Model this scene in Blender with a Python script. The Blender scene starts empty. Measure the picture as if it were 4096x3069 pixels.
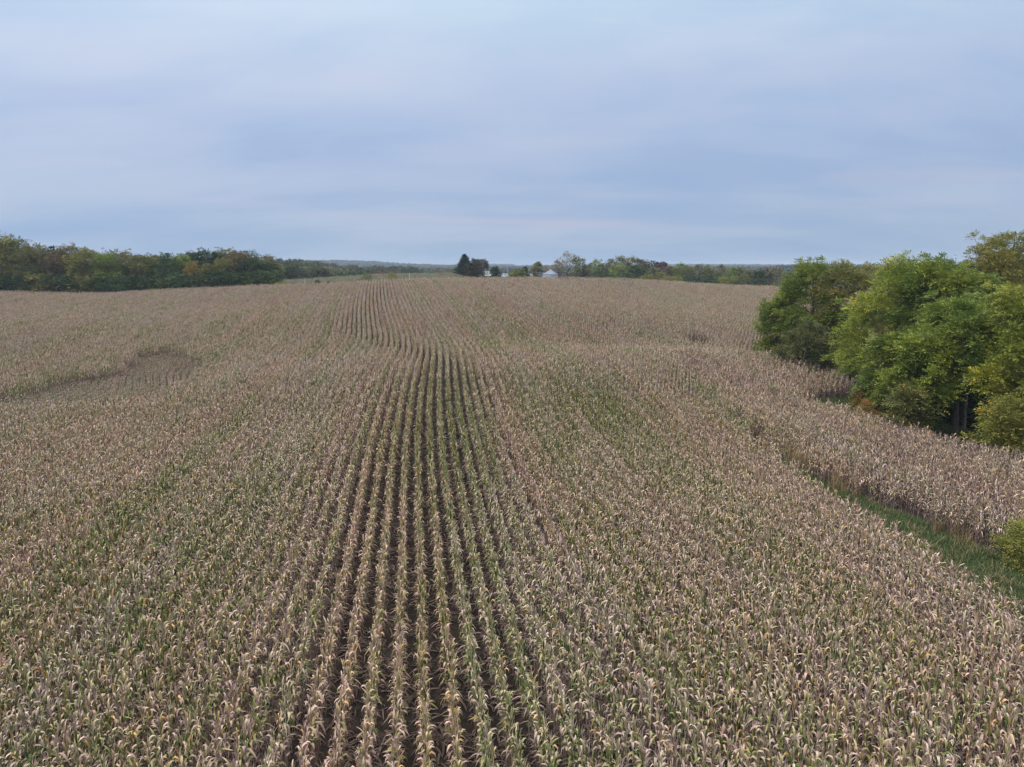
import bpy, math, random
import numpy as np
from mathutils import Vector

rnd = random.Random(7)
RNG = np.random.default_rng(11)
SC = bpy.context.scene
COL = SC.collection

# ------------------------------------------------------------------ camera
F_PX, CX, CY, HORIZON = 2841.0, 2048.0, 1534.5, 1065.0
CAM_Z = 13.6
PITCH = math.atan((CY - HORIZON) / F_PX)
cam_d = bpy.data.cameras.new("camera")
cam_d.sensor_fit = 'HORIZONTAL'
cam_d.sensor_width = 36.0
cam_d.lens = 36.0 * F_PX / 4096.0
cam_d.clip_start = 0.5
cam_d.clip_end = 12000
cam = bpy.data.objects.new("camera", cam_d)
COL.objects.link(cam)
cam.location = (0, 0, CAM_Z)
cam.rotation_euler = (math.pi / 2 - PITCH, 0, 0)
SC.camera = cam

# ------------------------------------------------------------------ world, sun, exposure
SUN_ELEV, SUN_ROT = math.radians(54), math.radians(245)      # thinly veiled sun on the left, a little behind the camera
world = bpy.data.worlds.new("World")
SC.world = world
world.use_nodes = True
nt = world.node_tree
nt.nodes.clear()


def N(tree, typ, **kw):
    n = tree.nodes.new(typ)
    for k, v in kw.items():
        setattr(n, k, v)
    return n


def math_node(tree, op, a, b=None, clamp=False):
    n = tree.nodes.new('ShaderNodeMath')
    n.operation = op
    n.use_clamp = clamp
    for i, v in enumerate((a, b)):
        if v is None:
            continue
        if isinstance(v, (int, float)):
            n.inputs[i].default_value = v
        else:
            tree.links.new(v, n.inputs[i])
    return n.outputs[0]


def mix_col(tree, fac, a, b, blend='MIX'):
    n = tree.nodes.new('ShaderNodeMix')
    n.data_type = 'RGBA'
    n.blend_type = blend
    for sock, v in ((n.inputs[0], fac), (n.inputs[6], a), (n.inputs[7], b)):
        if isinstance(v, (int, float)):
            sock.default_value = v
        elif isinstance(v, (tuple, list)):
            sock.default_value = (*v[:3], 1)
        else:
            tree.links.new(v, sock)
    return n.outputs[2]


def ramp(tree, fac, stops, interp='LINEAR'):
    n = tree.nodes.new('ShaderNodeValToRGB')
    cr = n.color_ramp
    cr.interpolation = interp
    while len(cr.elements) < len(stops):
        cr.elements.new(0.5)
    for e, (p, c) in zip(cr.elements, stops):
        e.position = p
        e.color = (*c[:3], 1) if isinstance(c, (tuple, list)) else (c, c, c, 1)
    if fac is not None:
        tree.links.new(fac, n.inputs[0])
    return n.outputs[0]


def noise(tree, vec, scale, detail=3.0, rough=0.5, distort=0.0):
    n = tree.nodes.new('ShaderNodeTexNoise')
    n.inputs['Scale'].default_value = scale
    n.inputs['Detail'].default_value = detail
    n.inputs['Roughness'].default_value = rough
    n.inputs['Distortion'].default_value = distort
    if vec is not None:
        tree.links.new(vec, n.inputs['Vector'])
    return n.outputs['Fac']


def build_sky():
    tc = N(nt, 'ShaderNodeTexCoord')
    sep = N(nt, 'ShaderNodeSeparateXYZ')
    nt.links.new(tc.outputs['Generated'], sep.inputs[0])
    sky = N(nt, 'ShaderNodeTexSky', sky_type='NISHITA')
    sky.sun_disc = False
    sky.sun_elevation = SUN_ELEV
    sky.sun_rotation = SUN_ROT
    sky.air_density = 1.0
    sky.dust_density = 1.5
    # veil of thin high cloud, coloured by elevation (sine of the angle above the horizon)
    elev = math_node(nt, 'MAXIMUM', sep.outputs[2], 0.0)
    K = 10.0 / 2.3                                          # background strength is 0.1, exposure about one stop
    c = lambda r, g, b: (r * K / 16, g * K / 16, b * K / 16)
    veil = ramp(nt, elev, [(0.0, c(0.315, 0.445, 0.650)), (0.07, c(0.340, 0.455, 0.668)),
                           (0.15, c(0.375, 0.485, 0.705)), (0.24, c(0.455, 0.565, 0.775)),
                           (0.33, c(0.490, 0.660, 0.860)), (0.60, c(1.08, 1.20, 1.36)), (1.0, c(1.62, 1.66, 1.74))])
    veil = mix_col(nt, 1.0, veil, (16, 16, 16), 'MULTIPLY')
    # cloud layer on a plane far overhead
    den = math_node(nt, 'ADD', elev, 0.22)
    px = math_node(nt, 'DIVIDE', sep.outputs[0], den)
    py = math_node(nt, 'DIVIDE', sep.outputs[1], den)
    comb = N(nt, 'ShaderNodeCombineXYZ')
    nt.links.new(math_node(nt, 'ADD', math_node(nt, 'MULTIPLY', px, 0.5), math_node(nt, 'MULTIPLY', py, 0.12)), comb.inputs[0])
    nt.links.new(py, comb.inputs[1])
    n1 = noise(nt, comb.outputs[0], 0.75, 4, 0.5, 0.6)
    n2 = noise(nt, comb.outputs[0], 2.2, 5, 0.55, 0.4)
    blend = math_node(nt, 'ADD', math_node(nt, 'MULTIPLY', n1, 0.64), math_node(nt, 'MULTIPLY', n2, 0.36))
    thick = ramp(nt, blend, [(0.36, 0.0), (0.62, 1.0)], 'EASE')
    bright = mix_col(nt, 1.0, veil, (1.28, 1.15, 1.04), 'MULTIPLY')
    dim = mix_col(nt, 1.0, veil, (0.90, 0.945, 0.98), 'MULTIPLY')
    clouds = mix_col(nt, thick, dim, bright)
    # streaks of thin cloud low over the horizon
    st = N(nt, 'ShaderNodeCombineXYZ')
    nt.links.new(math_node(nt, 'MULTIPLY', sep.outputs[0], 3.0), st.inputs[0])
    nt.links.new(math_node(nt, 'MULTIPLY', sep.outputs[2], 30.0), st.inputs[1])
    s1 = noise(nt, st.outputs[0], 1.0, 4, 0.5, 0.3)
    s_on = ramp(nt, s1, [(0.52, 0.0), (0.72, 1.0)], 'EASE')
    band = ramp(nt, elev, [(0.015, 0.0), (0.05, 1.0), (0.10, 1.0), (0.2, 0.0)], 'EASE')
    sf = math_node(nt, 'MULTIPLY', math_node(nt, 'MULTIPLY', s_on, band), 0.30)
    clouds = mix_col(nt, sf, clouds, (2.35, 2.35, 3.0))
    # one long thin streak of lit cloud above the farm
    ax = math_node(nt, 'DIVIDE', sep.outputs[0], math_node(nt, 'MAXIMUM', sep.outputs[1], 0.05))
    zc_ = math_node(nt, 'ADD', 0.0605, math_node(nt, 'MULTIPLY', ax, -0.028))
    wob = math_node(nt, 'MULTIPLY', math_node(nt, 'SUBTRACT', noise(nt, st.outputs[0], 1.8, 3), 0.5), 0.012)
    dz = math_node(nt, 'ABSOLUTE', math_node(nt, 'SUBTRACT', math_node(nt, 'ADD', sep.outputs[2], wob), zc_))
    line = ramp(nt, math_node(nt, 'MULTIPLY', dz, 60.0), [(0.0, 1.0), (0.5, 0.0)], 'EASE')
    span = ramp(nt, math_node(nt, 'ADD', ax, 0.5), [(0.14, 0.0), (0.40, 0.8), (0.62, 1.0), (0.74, 0.0)], 'EASE')
    ahead = math_node(nt, 'GREATER_THAN', sep.outputs[1], 0.1)
    sk = math_node(nt, 'MULTIPLY', math_node(nt, 'MULTIPLY', line, span), math_node(nt, 'MULTIPLY', ahead, 0.55))
    clouds = mix_col(nt, sk, clouds, (2.25, 2.18, 2.85))
    # the veil is brighter on the side of the hidden sun
    side = N(nt, 'ShaderNodeVectorMath', operation='DOT_PRODUCT')
    nt.links.new(tc.outputs['Generated'], side.inputs[0])
    side.inputs[1].default_value = (math.sin(SUN_ROT), math.cos(SUN_ROT), 0)
    gl = math_node(nt, 'ADD', math_node(nt, 'MULTIPLY', side.outputs['Value'], 0.09), 1.02)
    sc_ = N(nt, 'ShaderNodeVectorMath', operation='SCALE')
    nt.links.new(clouds, sc_.inputs[0])
    nt.links.new(gl, sc_.inputs['Scale'])
    clouds = sc_.outputs[0]
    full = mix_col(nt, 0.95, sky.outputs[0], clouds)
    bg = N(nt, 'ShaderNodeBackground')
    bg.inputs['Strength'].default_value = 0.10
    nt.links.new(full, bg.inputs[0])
    out = N(nt, 'ShaderNodeOutputWorld')
    nt.links.new(bg.outputs[0], out.inputs[0])


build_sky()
sun_d = bpy.data.lights.new("sun", 'SUN')
sun_d.energy = 1.25
sun_d.angle = math.radians(24)
sun_d.color = (1.0, 0.92, 0.85)
sun = bpy.data.objects.new("sun", sun_d)
COL.objects.link(sun)
sd = Vector((math.sin(SUN_ROT) * math.cos(SUN_ELEV), math.cos(SUN_ROT) * math.cos(SUN_ELEV), math.sin(SUN_ELEV)))
sun.rotation_euler = (-sd).to_track_quat('-Z', 'Y').to_euler()
sun.location = (0, -20, 60)
SC.view_settings.view_transform = 'Standard'
SC.view_settings.look = 'None'
SC.view_settings.exposure = 1.22
SC.view_settings.gamma = 1.0
SC.view_settings.use_curve_mapping = False
SC.render.engine = 'CYCLES'
SC.cycles.max_bounces = 6
SC.cycles.diffuse_bounces = 1
SC.cycles.glossy_bounces = 1
SC.cycles.transmission_bounces = 2
SC.cycles.volume_bounces = 0
SC.cycles.transparent_max_bounces = 4
SC.cycles.use_denoising = True
SC.cycles.denoiser = 'OPENIMAGEDENOISE'
SC.cycles.denoising_input_passes = 'RGB_ALBEDO_NORMAL'
SC.cycles.denoising_prefilter = 'ACCURATE'
SC.cycles.caustics_reflective = False
SC.cycles.caustics_refractive = False
SC.cycles.pixel_filter_type = 'BLACKMAN_HARRIS'
SC.cycles.filter_width = 1.4


# ------------------------------------------------------------------ geometry of the place
CP, SP = math.cos(PITCH), math.sin(PITCH)


def slope_down(py):
    return math.tan(PITCH + math.atan((py - CY) / F_PX))


def at(px, py, Y):
    """the point seen at pixel (px, py) of the photograph, Y metres ahead"""
    h = slope_down(py) * Y
    zc = Y * CP + h * SP
    return (px - CX) / F_PX * zc, CAM_Z - h


def lat(px, Y, h=8.0):
    return (px - CX) / F_PX * (Y * CP + h * SP)


CANOPY = 2.15
ctrl = []
for x in (-60, -30, -12, 0, 12):
    for y in (-80, -20, 5, 20, 30):
        ctrl.append((x, y, 0.0))
for x in (22, 40, 80):
    for y in (-80, -20, 5, 20):
        ctrl.append((x, y, -0.4))


def corn_pt(px, py, Y):
    x, z = at(px, py, Y)
    ctrl.append((x, Y, z - CANOPY))


def centre(y, z, px=1640):
    ctrl.append((lat(px, y), y, z))


for y, z in ((45, 1.1), (63, 1.9), (76, 1.95), (88, 1.85), (98, 2.0), (108, 2.8), (120, 3.9), (150, 6.3), (172, 7.7), (188, 8.35), (205, 8.5), (240, 8.4), (300, 8.0)):
    centre(y, z)
for px, py, Y in ((300, 1713, 50), (300, 1300, 112), (300, 1205, 165), (0, 1157, 200), (400, 1168, 200), (700, 1150, 205), (1000, 1137, 202), (1219, 1135, 186), (0, 1300, 112),
                  (900, 1330, 105), (900, 1220, 150), (1000, 1700, 50), (1200, 1480, 66),
                  (1500, 1117, 190), (1850, 1108, 200), (2200, 1106, 214), (2500, 1111, 226), (2700, 1124, 235), (3200, 1142, 245), (2300, 1160, 172), (2300, 1250, 124),
                  (2700, 1390, 85), (3100, 1412, 84), (2700, 1250, 138), (2700, 1160, 198), (3080, 1335, 118), (3050, 1250, 152), (3200, 1170, 215),
                  (2300, 1385, 88), (2600, 1700, 51), (2000, 1480, 64)):
    corn_pt(px, py, Y)
ctrl += [(-46, 75, -0.1), (-40, 90, 0.9), (-52, 70, -0.1), (35.5, 76, -0.2), (36, 100, -0.5), (25, 98, 0.4), (17, 98, 0.7), (8, 98, 1.0), (30, 55, -0.3), (18, 50, 0.2), (22, 40, -0.5),
         (40, 60, -0.9), (48, 75, -1.0), (65, 60, -1.5), (60, 90, -1.0), (44, 90, -0.8), (60, 120, 0.2), (90, 130, 0.8), (90, 60, -2),
         (-55, 205, 8.0), (-58, 260, 8.5), (-70, 330, 8.4), (-36, 300, 9.4), (-25, 330, 9.8), (-40, 380, 9.2), (-110, 230, 5.0), (-160, 240, 5.0), (-100, 300, 6.5),
         (0, 280, 7.6), (20, 330, 6.5), (40, 300, 6.0), (80, 300, 5.2), (130, 300, 4.0), (0, 400, 4.5), (150, 200, 3.0), (180, 120, 0), (-130, 120, 1.5), (-120, 60, 0), (-120, 0, 0), (120, 0, -1)]
CT = np.array(ctrl, dtype=float)


def _phi(r2):
    return 0.5 * r2 * np.log(r2 + 1e-9)


def _solve():
    P = CT[:, :2] / 100.0
    n = len(P)
    d2 = ((P[:, None] - P[None]) ** 2).sum(-1)
    A = np.zeros((n + 3, n + 3))
    A[:n, :n] = _phi(d2) + np.eye(n) * 2e-4
    A[:n, n] = 1
    A[:n, n + 1:] = P
    A[n, :n] = 1
    A[n + 1:, :n] = P.T
    b = np.zeros(n + 3)
    b[:n] = CT[:, 2]
    return P, np.linalg.solve(A, b)


_TP, _TW = _solve()


class ValueNoise:
    def __init__(self, seed):
        self.g = np.random.default_rng(seed).random((256, 256))

    def __call__(self, x, y):
        x = np.asarray(x, float)
        y = np.asarray(y, float)
        xi = np.floor(x).astype(int)
        yi = np.floor(y).astype(int)
        fx = x - xi
        fy = y - yi
        fx = fx * fx * (3 - 2 * fx)
        fy = fy * fy * (3 - 2 * fy)
        g = self.g
        a = g[xi % 256, yi % 256]
        b = g[(xi + 1) % 256, yi % 256]
        c = g[xi % 256, (yi + 1) % 256]
        d = g[(xi + 1) % 256, (yi + 1) % 256]
        return (a * (1 - fx) + b * fx) * (1 - fy) + (c * (1 - fx) + d * fx) * fy


VN = [ValueNoise(s) for s in range(12)]


def fbm(k, x, y, oct=3):
    v, a, t = 0, 1.0, 0
    for o in range(oct):
        v = v + a * VN[(k + o) % 12](x * 2 ** o, y * 2 ** o)
        t += a
        a *= 0.5
    return v / t


def sstep(a, b, x):
    t = np.clip((x - a) / (b - a), 0, 1)
    return t * t * (3 - 2 * t)


def far_height(x, y):
    r = np.hypot(x, y)
    az = np.degrees(np.arctan2(x, y))
    px = CX + np.tan(np.radians(np.clip(az, -60, 60))) * F_PX
    base = 3.0 - 6.0 * sstep(380, 700, r) + 5 * (fbm(1, x / 260, y / 260) - 0.5) * sstep(500, 900, r)
    # first blue ridge (highest left of the middle), then the last one
    crest1 = np.interp(px, [-800, 600, 1150, 1450, 1600, 1750, 1900, 2050, 2400, 2900, 3150, 3300, 4096, 5000],
                       [14, 20, 26, 25, 17, 11, 8, 7, 5, 5, 6, 8, 10, 10])
    crest2 = np.interp(px, [-800, 900, 1400, 1700, 1850, 2050, 2150, 2300, 2500, 2800, 3200, 5000],
                       [8, 9, 10, 10, 9, 11, 12, 13, 11, 8, 8, 8])
    n1 = (fbm(3, x / 420, y / 420) - 0.5) * 6
    z1 = crest1 * np.exp(-((r - 2750) / 560.0) ** 2)
    z2 = (crest2 + 4) * sstep(2900, 3600, r)
    wood3 = np.exp(-((az - 22.5) / 2.6) ** 2) * 8 * np.exp(-((r - 1250) / 260.0) ** 2)
    return base + np.maximum(z1, z2) + n1 * sstep(700, 1500, r) * 0.6 + wood3


def terrain(x, y):
    x = np.atleast_1d(np.asarray(x, float))
    y = np.atleast_1d(np.asarray(y, float))
    out = np.empty(len(x))
    n = len(_TP)
    for i in range(0, len(x), 20000):
        xs = np.clip(x[i:i + 20000], -400, 400) / 100
        ys = np.clip(y[i:i + 20000], -250, 480) / 100
        d2 = (xs[:, None] - _TP[None, :, 0]) ** 2 + (ys[:, None] - _TP[None, :, 1]) ** 2
        out[i:i + 20000] = _phi(d2) @ _TW[:n] + _TW[n] + xs * _TW[n + 1] + ys * _TW[n + 2]
    r = np.hypot(x, y)
    w = 1 - sstep(330, 560, r)
    # beside and behind the frame the control points end sooner
    w = w * (1 - sstep(0, 1, (np.abs(x) - 190) / 120)) * (1 - sstep(0, 1, (-y - 60) / 100))
    out = np.clip(out, -4, 14)
    return w * out + (1 - w) * far_height(x, y)


def tz(x, y):
    return float(terrain([x], [y])[0])


def in_poly(poly, x, y):
    x = np.asarray(x, float)
    y = np.asarray(y, float)
    ins = np.zeros(x.shape, bool)
    n = len(poly)
    for i in range(n):
        x1, y1 = poly[i]
        x2, y2 = poly[(i + 1) % n]
        c = ((y1 > y) != (y2 > y)) & (x < (x2 - x1) * (y - y1) / (y2 - y1 + 1e-12) + x1)
        ins ^= c
    return ins


FIELD = [(-260, -60), (-260, 196), (lat(-60, 199), 199), (lat(400, 200), 200), (lat(700, 204), 204), (lat(1000, 201), 201), (lat(1219, 188), 188), (lat(1500, 190), 190),
         (lat(1637, 192), 192), (lat(1850, 201), 201), (lat(2200, 215), 215), (lat(2500, 227), 227), (lat(2700, 236), 236), (lat(3200, 246), 246), (lat(3800, 250), 250), (260, 250), (260, -60)]
WOOD = [(260, 20), (70, 34), (46, 38.5), (39, 42), (34.5, 47), (31.5, 52), (29.6, 57), (28.2, 62), (28.6, 67.5), (31.5, 71.5), (36.5, 74.5), (38.0, 79), (36.5, 84), (33.5, 90), (33.5, 97), (37.0, 102), (46, 107), (62, 113), (100, 119), (260, 122)]
STRIP = [(18.6, -40), (18.3, 10), (18.0, 34), (17.6, 50), (17.7, 58), (18.2, 56), (19.0, 50), (20.5, 43), (22.8, 37), (24.4, 30), (26.8, 18), (28, 6), (29, -40)]
STUNT = [(-47.5, 61), (-43, 59), (-31, 61), (-32.5, 74), (-35.5, 81), (-39, 87), (-44, 93), (-48.5, 96), (-49.5, 92), (-46.5, 84), (-47.5, 80), (-49.5, 74)]
MEADOW = [(-74, 203), (-54, 190), (-36, 192), (-27, 194), (-13, 203), (-14, 300), (-10, 400), (-60, 420), (-74, 350), (-118, 318), (-104, 262), (-80, 222)]

# ------------------------------------------------------------------ mesh and object helpers


def make_mesh(name, V, faces, attrs=None, smooth=False):
    """V: (n,3); faces: list of index arrays, each (m,3) or (m,4); attrs: name -> per-vertex float array"""
    V = np.asarray(V, np.float32)
    me = bpy.data.meshes.new(name)
    faces = [np.asarray(f, np.int32) for f in faces if len(f)]
    tot = np.concatenate([np.full(len(f), f.shape[1], np.int32) for f in faces])
    loops = np.concatenate([f.ravel() for f in faces])
    me.vertices.add(len(V))
    me.vertices.foreach_set('co', V.ravel())
    me.loops.add(len(loops))
    me.loops.foreach_set('vertex_index', loops)
    me.polygons.add(len(tot))
    starts = np.concatenate([[0], np.cumsum(tot)[:-1]]).astype(np.int32)
    me.polygons.foreach_set('loop_start', starts)
    me.polygons.foreach_set('loop_total', tot)
    if smooth:
        me.polygons.foreach_set('use_smooth', np.ones(len(tot), bool))
    me.update(calc_edges=True)
    for k, a in (attrs or {}).items():
        at_ = me.attributes.new(k, 'FLOAT', 'POINT')
        at_.data.foreach_set('value', np.asarray(a, np.float32))
    return me


class Geo:
    """collects vertices, faces and a tint value"""

    def __init__(self):
        self.V, self.T, self.F3, self.F4, self.n = [], [], [], [], 0

    def add(self, V, F, t=0.5):
        V = np.asarray(V, float)
        F = np.asarray(F, int)
        self.V.append(V)
        self.T.append(np.broadcast_to(np.asarray(t, float), (len(V),)))
        (self.F3 if F.shape[1] == 3 else self.F4).append(F + self.n)
        self.n += len(V)

    def box(self, c, s, t=0.5):
        c = np.array(c, float)
        s = np.array(s, float) / 2
        V = np.array([[x, y, z] for x in (-1, 1) for y in (-1, 1) for z in (-1, 1)]) * s + c
        self.add(V, [[0, 1, 3, 2], [4, 6, 7, 5], [0, 4, 5, 1], [2, 3, 7, 6], [0, 2, 6, 4], [1, 5, 7, 3]], t)

    def tube(self, pts, radii, sides=6, t=0.5, cap=False):
        pts = np.asarray(pts, float)
        k = len(pts)
        radii = np.broadcast_to(np.asarray(radii, float), (k,))
        d = np.gradient(pts, axis=0)
        d /= np.linalg.norm(d, axis=1)[:, None] + 1e-9
        ref = np.where(np.abs(d[:, 2:3]) > 0.9, np.array([[1., 0, 0]]), np.array([[0, 0, 1.]]))
        u = np.cross(d, ref)
        u /= np.linalg.norm(u, axis=1)[:, None] + 1e-9
        for i in range(1, k):                        # keep the rings from twisting
            if np.dot(u[i], u[i - 1]) < 0:
                u[i] = -u[i]
        v = np.cross(d, u)
        a = np.linspace(0, 2 * np.pi, sides, endpoint=False)
        ring = pts[:, None] + radii[:, None, None] * (np.cos(a)[None, :, None] * u[:, None] + np.sin(a)[None, :, None] * v[:, None])
        V = ring.reshape(-1, 3)
        F = []
        for i in range(k - 1):
            for j in range(sides):
                j2 = (j + 1) % sides
                F.append([i * sides + j, i * sides + j2, (i + 1) * sides + j2, (i + 1) * sides + j])
        self.add(V, F, t)
        if cap:
            V2 = np.vstack([ring[-1], pts[-1:]])
            self.add(V2, [[j, (j + 1) % sides, sides] for j in range(sides)], t)

    def mesh(self, name, mat=None, smooth=False):
        fs = []
        if self.F4:
            fs.append(np.vstack(self.F4))
        if self.F3:
            fs.append(np.vstack(self.F3))
        me = make_mesh(name, np.vstack(self.V), fs, {'tint': np.concatenate(self.T)}, smooth)
        if mat:
            me.materials.append(mat)
        return me


def tag(o, label=None, cat=None, group=None, kind=None):
    for k, v in (('label', label), ('category', cat), ('group', group), ('kind', kind)):
        if v:
            o[k] = v
    return o


def link(name, data, parent=None, loc=(0, 0, 0), rz=0.0):
    o = bpy.data.objects.new(name, data)
    COL.objects.link(o)
    o.location = loc
    o.rotation_euler = (0, 0, rz)
    if parent:
        o.parent = parent
    return o


# ------------------------------------------------------------------ materials


def new_mat(name):
    m = bpy.data.materials.new(name)
    m.use_nodes = True
    m.node_tree.nodes.clear()
    return m, m.node_tree


def attr(tree, name, typ='GEOMETRY'):
    n = tree.nodes.new('ShaderNodeAttribute')
    n.attribute_type = typ
    n.attribute_name = name
    return n


def finish(tree, shader):
    out = tree.nodes.new('ShaderNodeOutputMaterial')
    tree.links.new(shader, out.inputs['Surface'])


def leaf_shader(tree, col, trans=0.25, rough=0.6, spec=0.25):
    p = tree.nodes.new('ShaderNodeBsdfPrincipled')
    p.inputs['Roughness'].default_value = rough
    p.inputs['Specular IOR Level'].default_value = spec
    tree.links.new(col, p.inputs['Base Color'])
    t = tree.nodes.new('ShaderNodeBsdfTranslucent')
    tree.links.new(col, t.inputs['Color'])
    m = tree.nodes.new('ShaderNodeMixShader')
    m.inputs[0].default_value = trans
    tree.links.new(p.outputs[0], m.inputs[1])
    tree.links.new(t.outputs[0], m.inputs[2])
    finish(tree, m.outputs[0])


def corn_material():
    m, t = new_mat('corn_leaf')
    dry = attr(t, 'dry', 'INSTANCER').outputs['Fac']
    pink = attr(t, 'pink', 'INSTANCER').outputs['Fac']
    tone = attr(t, 'tone').outputs['Fac']
    shade = attr(t, 'tint').outputs['Fac']
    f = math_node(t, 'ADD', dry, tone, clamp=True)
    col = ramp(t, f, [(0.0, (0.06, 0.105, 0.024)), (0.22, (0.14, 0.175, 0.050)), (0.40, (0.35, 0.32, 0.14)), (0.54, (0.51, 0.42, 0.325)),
                      (0.74, (0.535, 0.415, 0.36)), (1.0, (0.135, 0.094, 0.08))])  # dark end is withered brown, deepened as shade between the rows
    warm = mix_col(t, 1.0, col, (1.05, 0.915, 0.885), 'MULTIPLY')
    col = mix_col(t, math_node(t, 'MULTIPLY', pink, 1.0, clamp=True), col, warm)
    orange = ramp(t, shade, [(0.984, 0.0), (0.994, 1.0)])
    col = mix_col(t, math_node(t, 'MULTIPLY', orange, 0.6), col, (0.48, 0.25, 0.07))
    hsv = t.nodes.new('ShaderNodeHueSaturation')
    t.links.new(col, hsv.inputs['Color'])
    v = math_node(t, 'ADD', math_node(t, 'MULTIPLY', shade, 0.6), 0.72)
    t.links.new(v, hsv.inputs['Value'])
    hsv.inputs['Saturation'].default_value = 1.0
    leaf_shader(t, hsv.outputs[0], 0.10, 0.5, 0.3)
    return m


def foliage_material(name='tree_foliage', trans=0.3):
    """colour comes from the object's own colour; the leaf tint shifts it towards yellow"""
    m, t = new_mat(name)
    oi = t.nodes.new('ShaderNodeObjectInfo')
    tint = attr(t, 'tint').outputs['Fac']
    dark = mix_col(t, 1.0, oi.outputs['Color'], (0.62, 0.74, 0.75), 'MULTIPLY')
    light = mix_col(t, 1.0, oi.outputs['Color'], (1.55, 1.32, 0.95), 'MULTIPLY')
    col = mix_col(t, tint, dark, light)
    turned = ramp(t, tint, [(0.90, 0.0), (0.97, 1.0)])
    gold = mix_col(t, 1.0, oi.outputs['Color'], (2.6, 1.75, 0.9), 'MULTIPLY')
    col = mix_col(t, math_node(t, 'MULTIPLY', turned, 0.8), col, gold)
    leaf_shader(t, col, trans, 0.55, 0.25)
    return m


def simple_mat(name, col, rough=0.8, bump=None, noise_scale=None, var=0.35, metal=0.0, spec=0.3, bump_d=0.3):
    m, t = new_mat(name)
    p = t.nodes.new('ShaderNodeBsdfPrincipled')
    p.inputs['Roughness'].default_value = rough
    p.inputs['Metallic'].default_value = metal
    p.inputs['Specular IOR Level'].default_value = spec
    tc = t.nodes.new('ShaderNodeTexCoord')
    if noise_scale:
        n = noise(t, tc.outputs['Object'], noise_scale, 5, 0.6)
        a = tuple(c * (1 - var) for c in col)
        b = tuple(min(1, c * (1 + var)) for c in col)
        c_ = ramp(t, n, [(0.3, a), (0.7, b)])
        t.links.new(c_, p.inputs['Base Color'])
        if bump:
            bn = t.nodes.new('ShaderNodeBump')
            bn.inputs['Strength'].default_value = bump
            bn.inputs['Distance'].default_value = bump_d
            t.links.new(n, bn.inputs['Height'])
            t.links.new(bn.outputs[0], p.inputs['Normal'])
    else:
        p.inputs['Base Color'].default_value = (*col, 1)
    finish(t, p.outputs[0])
    return m


def ground_material():
    m, t = new_mat('ground_cover')
    g = t.nodes.new('ShaderNodeNewGeometry')
    pos = g.outputs['Position']
    n1 = noise(t, pos, 2.2, 6, 0.62)
    n2 = noise(t, pos, 0.045, 4, 0.6)
    n3 = noise(t, pos, 0.5, 5, 0.6)
    soil = ramp(t, n1, [(0.3, (0.028, 0.022, 0.019)), (0.55, (0.052, 0.041, 0.034)), (0.72, (0.12, 0.095, 0.07))])
    grass = ramp(t, n3, [(0.3, (0.022, 0.045, 0.014)), (0.7, (0.05, 0.085, 0.028))])
    meadow = ramp(t, math_node(t, 'ADD', math_node(t, 'MULTIPLY', n3, 0.45), math_node(t, 'MULTIPLY', n2, 0.55)),
                  [(0.36, (0.115, 0.125, 0.075)), (0.5, (0.175, 0.178, 0.115)), (0.64, (0.23, 0.22, 0.15))])
    far = ramp(t, n2, [(0.4, (0.045, 0.065, 0.03)), (0.55, (0.07, 0.085, 0.045)), (0.68, (0.16, 0.14, 0.085))])
    stub = ramp(t, n2, [(0.35, (0.24, 0.17, 0.12)), (0.65, (0.33, 0.25, 0.18))])
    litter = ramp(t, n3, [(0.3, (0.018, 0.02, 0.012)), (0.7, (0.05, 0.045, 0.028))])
    col = mix_col(t, attr(t, 'grass').outputs['Fac'], soil, grass)
    col = mix_col(t, attr(t, 'meadow').outputs['Fac'], col, meadow)
    col = mix_col(t, attr(t, 'far').outputs['Fac'], col, far)
    col = mix_col(t, attr(t, 'crop').outputs['Fac'], col, stub)
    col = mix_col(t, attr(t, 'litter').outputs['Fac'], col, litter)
    p = t.nodes.new('ShaderNodeBsdfPrincipled')
    p.inputs['Roughness'].default_value = 0.95
    p.inputs['Specular IOR Level'].default_value = 0.1
    t.links.new(col, p.inputs['Base Color'])
    bn = t.nodes.new('ShaderNodeBump')
    bn.inputs['Strength'].default_value = 0.6
    bn.inputs['Distance'].default_value = 0.08
    t.links.new(n1, bn.inputs['Height'])
    t.links.new(bn.outputs[0], p.inputs['Normal'])
    finish(t, p.outputs[0])
    return m


M_CORN = corn_material()
M_LEAF = foliage_material()
M_NEEDLE = foliage_material('conifer_needles', 0.08)
M_BARK = simple_mat('bark', (0.115, 0.10, 0.085), 0.9, 0.6, 6.0, 0.45, spec=0.1, bump_d=0.05)
M_TWIG = simple_mat('grey_twig', (0.20, 0.185, 0.165), 0.9, None, 3.0, 0.3, spec=0.1)
M_GROUND = ground_material()


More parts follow.
